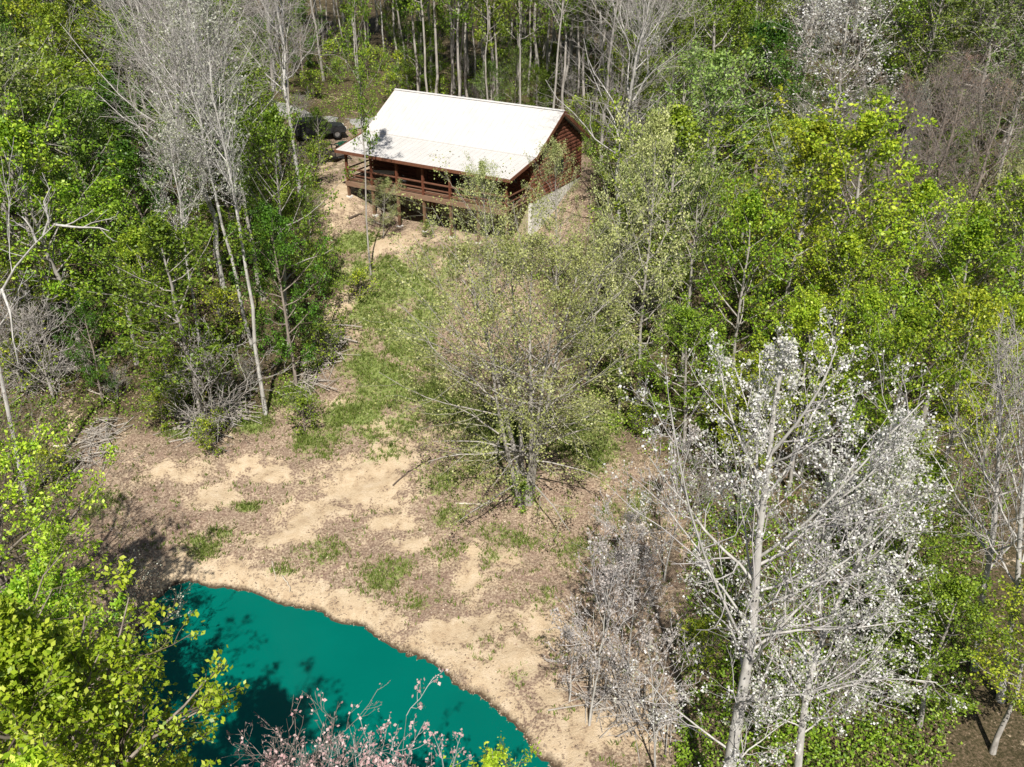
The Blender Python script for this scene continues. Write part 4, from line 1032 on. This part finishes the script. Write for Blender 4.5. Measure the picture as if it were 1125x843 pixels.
def scatter(n, weight, seed, xr=(-34, 34), yr=(19, 80)):
    rg = np.random.default_rng(seed); out = []
    tot = 0
    while tot < n:
        k = 40000; y = rg.uniform(yr[0], yr[1], k); x = rg.uniform(-1, 1, k)*(.62*y+2)
        w = weight(x, y); keep = rg.random(k) < w
        out.append(np.stack([x[keep], y[keep]], 1)); tot += keep.sum()
        if len(out) > 60: break
    P = np.concatenate(out)[:n]; return P, rg
def off_house(x, y):
    s = (x-HO[0])*HU[0]+(y-HO[1])*HU[1]; t = (x-HO[0])*HV[0]+(y-HO[1])*HV[1]
    return ~((s > -.1) & (s < HL+.1) & (t > -.1) & (t < D3+.1))
def quads(c, l, w, nrm_up, rg):
    nrm = unit(rg.normal(size=c.shape)+np.array([0, 0, nrm_up])); t = unit(np.cross(nrm, rg.normal(size=c.shape))); s = np.cross(nrm, t)
    V = np.stack([c-t*l[:, None]*.5, c+s*w[:, None]*.5, c+t*l[:, None]*.5, c-s*w[:, None]*.5], 1)
    return V.reshape(-1, 3), np.arange(len(c)*4).reshape(-1, 4)
def tufts():
    def w(x, y):
        s, g = masks(x, y); d = shore_dist(x, y)
        cl = .5+.5*np.sin(x*1.9+2*np.sin(y*1.3))*np.sin(y*1.6+1.5*np.sin(x*.9))
        return np.clip((g-.25)*1.4, 0, 1)*(.25+.75*cl)*(d > .5)*off_house(x, y)+.03*(d > .8)*off_house(x, y)*(s < .6)
    P, rg = scatter(24000, w, 3)
    n = len(P); b = 6; z = ground(P[:, 0], P[:, 1])
    c = np.repeat(np.column_stack([P, z]), b, 0); c[:, :2] += rg.normal(0, .05, (n*b, 2))
    h = np.repeat(rg.uniform(.07, .22, n), b)*rg.uniform(.6, 1.2, n*b); an = rg.uniform(0, 6.28, n*b); lean = rg.uniform(.2, .9, n*b)
    d = np.stack([np.cos(an), np.sin(an), np.zeros(n*b)], 1); s = np.stack([-np.sin(an), np.cos(an), np.zeros(n*b)], 1)
    wd = rg.uniform(.012, .03, n*b)[:, None]; top = c+d*(h*lean)[:, None]+np.array([0, 0, 1.])*h[:, None]
    V = np.stack([c-s*wd, c+s*wd, top+s*wd*.3, top-s*wd*.3], 1).reshape(-1, 3)
    tag(link('meadow_grass', mesh_np('meadow_grass', V, np.arange(len(V)).reshape(-1, 4), [MATS['grass_blade']])), 'short green grass tufts growing in patches over the sandy clearing', 'grass', kind='stuff')
tufts()
def litter():
    def w(x, y):
        s, g = masks(x, y); d = shore_dist(x, y)
        cl = .5+.5*np.sin(x*1.3+2*np.sin(y*.9))*np.sin(y*1.1+1.5*np.sin(x*.7))
        return np.clip(1.05-1.4*s, .05, 1)*(.1+.9*cl**1.5)*(d > .35)*off_house(x, y)
    P, rg = scatter(70000, w, 4, yr=(19, 75)); z = ground(P[:, 0], P[:, 1])+.03
    V, Fc = quads(np.column_stack([P, z]), rg.uniform(.05, .15, len(P)), rg.uniform(.04, .09, len(P)), 2.0, rg)
    tag(link('leaf_litter', mesh_np('leaf_litter', V, Fc, [MATS['litter']])), 'dry brown leaf litter spread over the ground', 'leaf litter', kind='stuff')
litter()
def undergrowth():
    def w(x, y):
        s, g = masks(x, y); px, py = project(x, y, ground(x, y))
        inc = inside(clear, x, y)
        cl = .5+.5*np.sin(x*.8+2*np.sin(y*.5))*np.sin(y*.7+1.5*np.sin(x*.6))
        return np.where(inc, .0, np.where((x > 6) & (y < 36), .9, .22+.78*cl**2))*off_house(x, y)*(shore_dist(x, y) > 1)
    P, rg = scatter(15000, w, 9, yr=(22, 112)); n = len(P); b = 14; z = ground(P[:, 0], P[:, 1])
    hh = rg.uniform(.2, 1.1, n)
    c = np.repeat(np.column_stack([P, z+hh*.5]), b, 0)+rg.normal(0, 1, (n*b, 3))*np.repeat(hh*.32, b)[:, None]
    c[:, 2] = np.maximum(c[:, 2], ground(c[:, 0], c[:, 1])+.05)
    V, Fc = quads(c, rg.uniform(.08, .2, n*b), rg.uniform(.05, .12, n*b), 1.0, rg)
    tag(link('undergrowth', mesh_np('undergrowth', V, Fc, [MATS['leaf_green']])), 'low green seedlings covering the forest floor', 'undergrowth', kind='stuff')
undergrowth()
def pebbles():
    def w(x, y):
        d = shore_dist(x, y); return ((d > -.15) & (d < 1.3))*np.exp(-np.maximum(d, 0)*1.8)
    P, rg = scatter(3500, w, 12, yr=(18, 40)); z = ground(P[:, 0], P[:, 1])
    r = rg.uniform(.015, .065, len(P)); oc = np.array([(1, 0, 0), (0, 1, 0), (-1, 0, 0), (0, -1, 0), (0, 0, 1), (0, 0, -1)], float)
    V = np.column_stack([P, z])[:, None]+oc[None]*r[:, None, None]*rg.uniform(.6, 1.3, (len(P), 6, 1))*np.array([1, 1, .6])
    tri = np.array([(0, 1, 4), (1, 2, 4), (2, 3, 4), (3, 0, 4), (1, 0, 5), (2, 1, 5), (3, 2, 5), (0, 3, 5)])
    Fc = (tri[None]+(np.arange(len(P))*6)[:, None, None]).reshape(-1, 3)
    tag(link('shore_pebbles', mesh_np('shore_pebbles', V.reshape(-1, 3), Fc, [MATS['stone']])), 'small stones and clods along the waterline', 'pebbles', kind='stuff')
pebbles()
print('top-level trees', len(TREES))
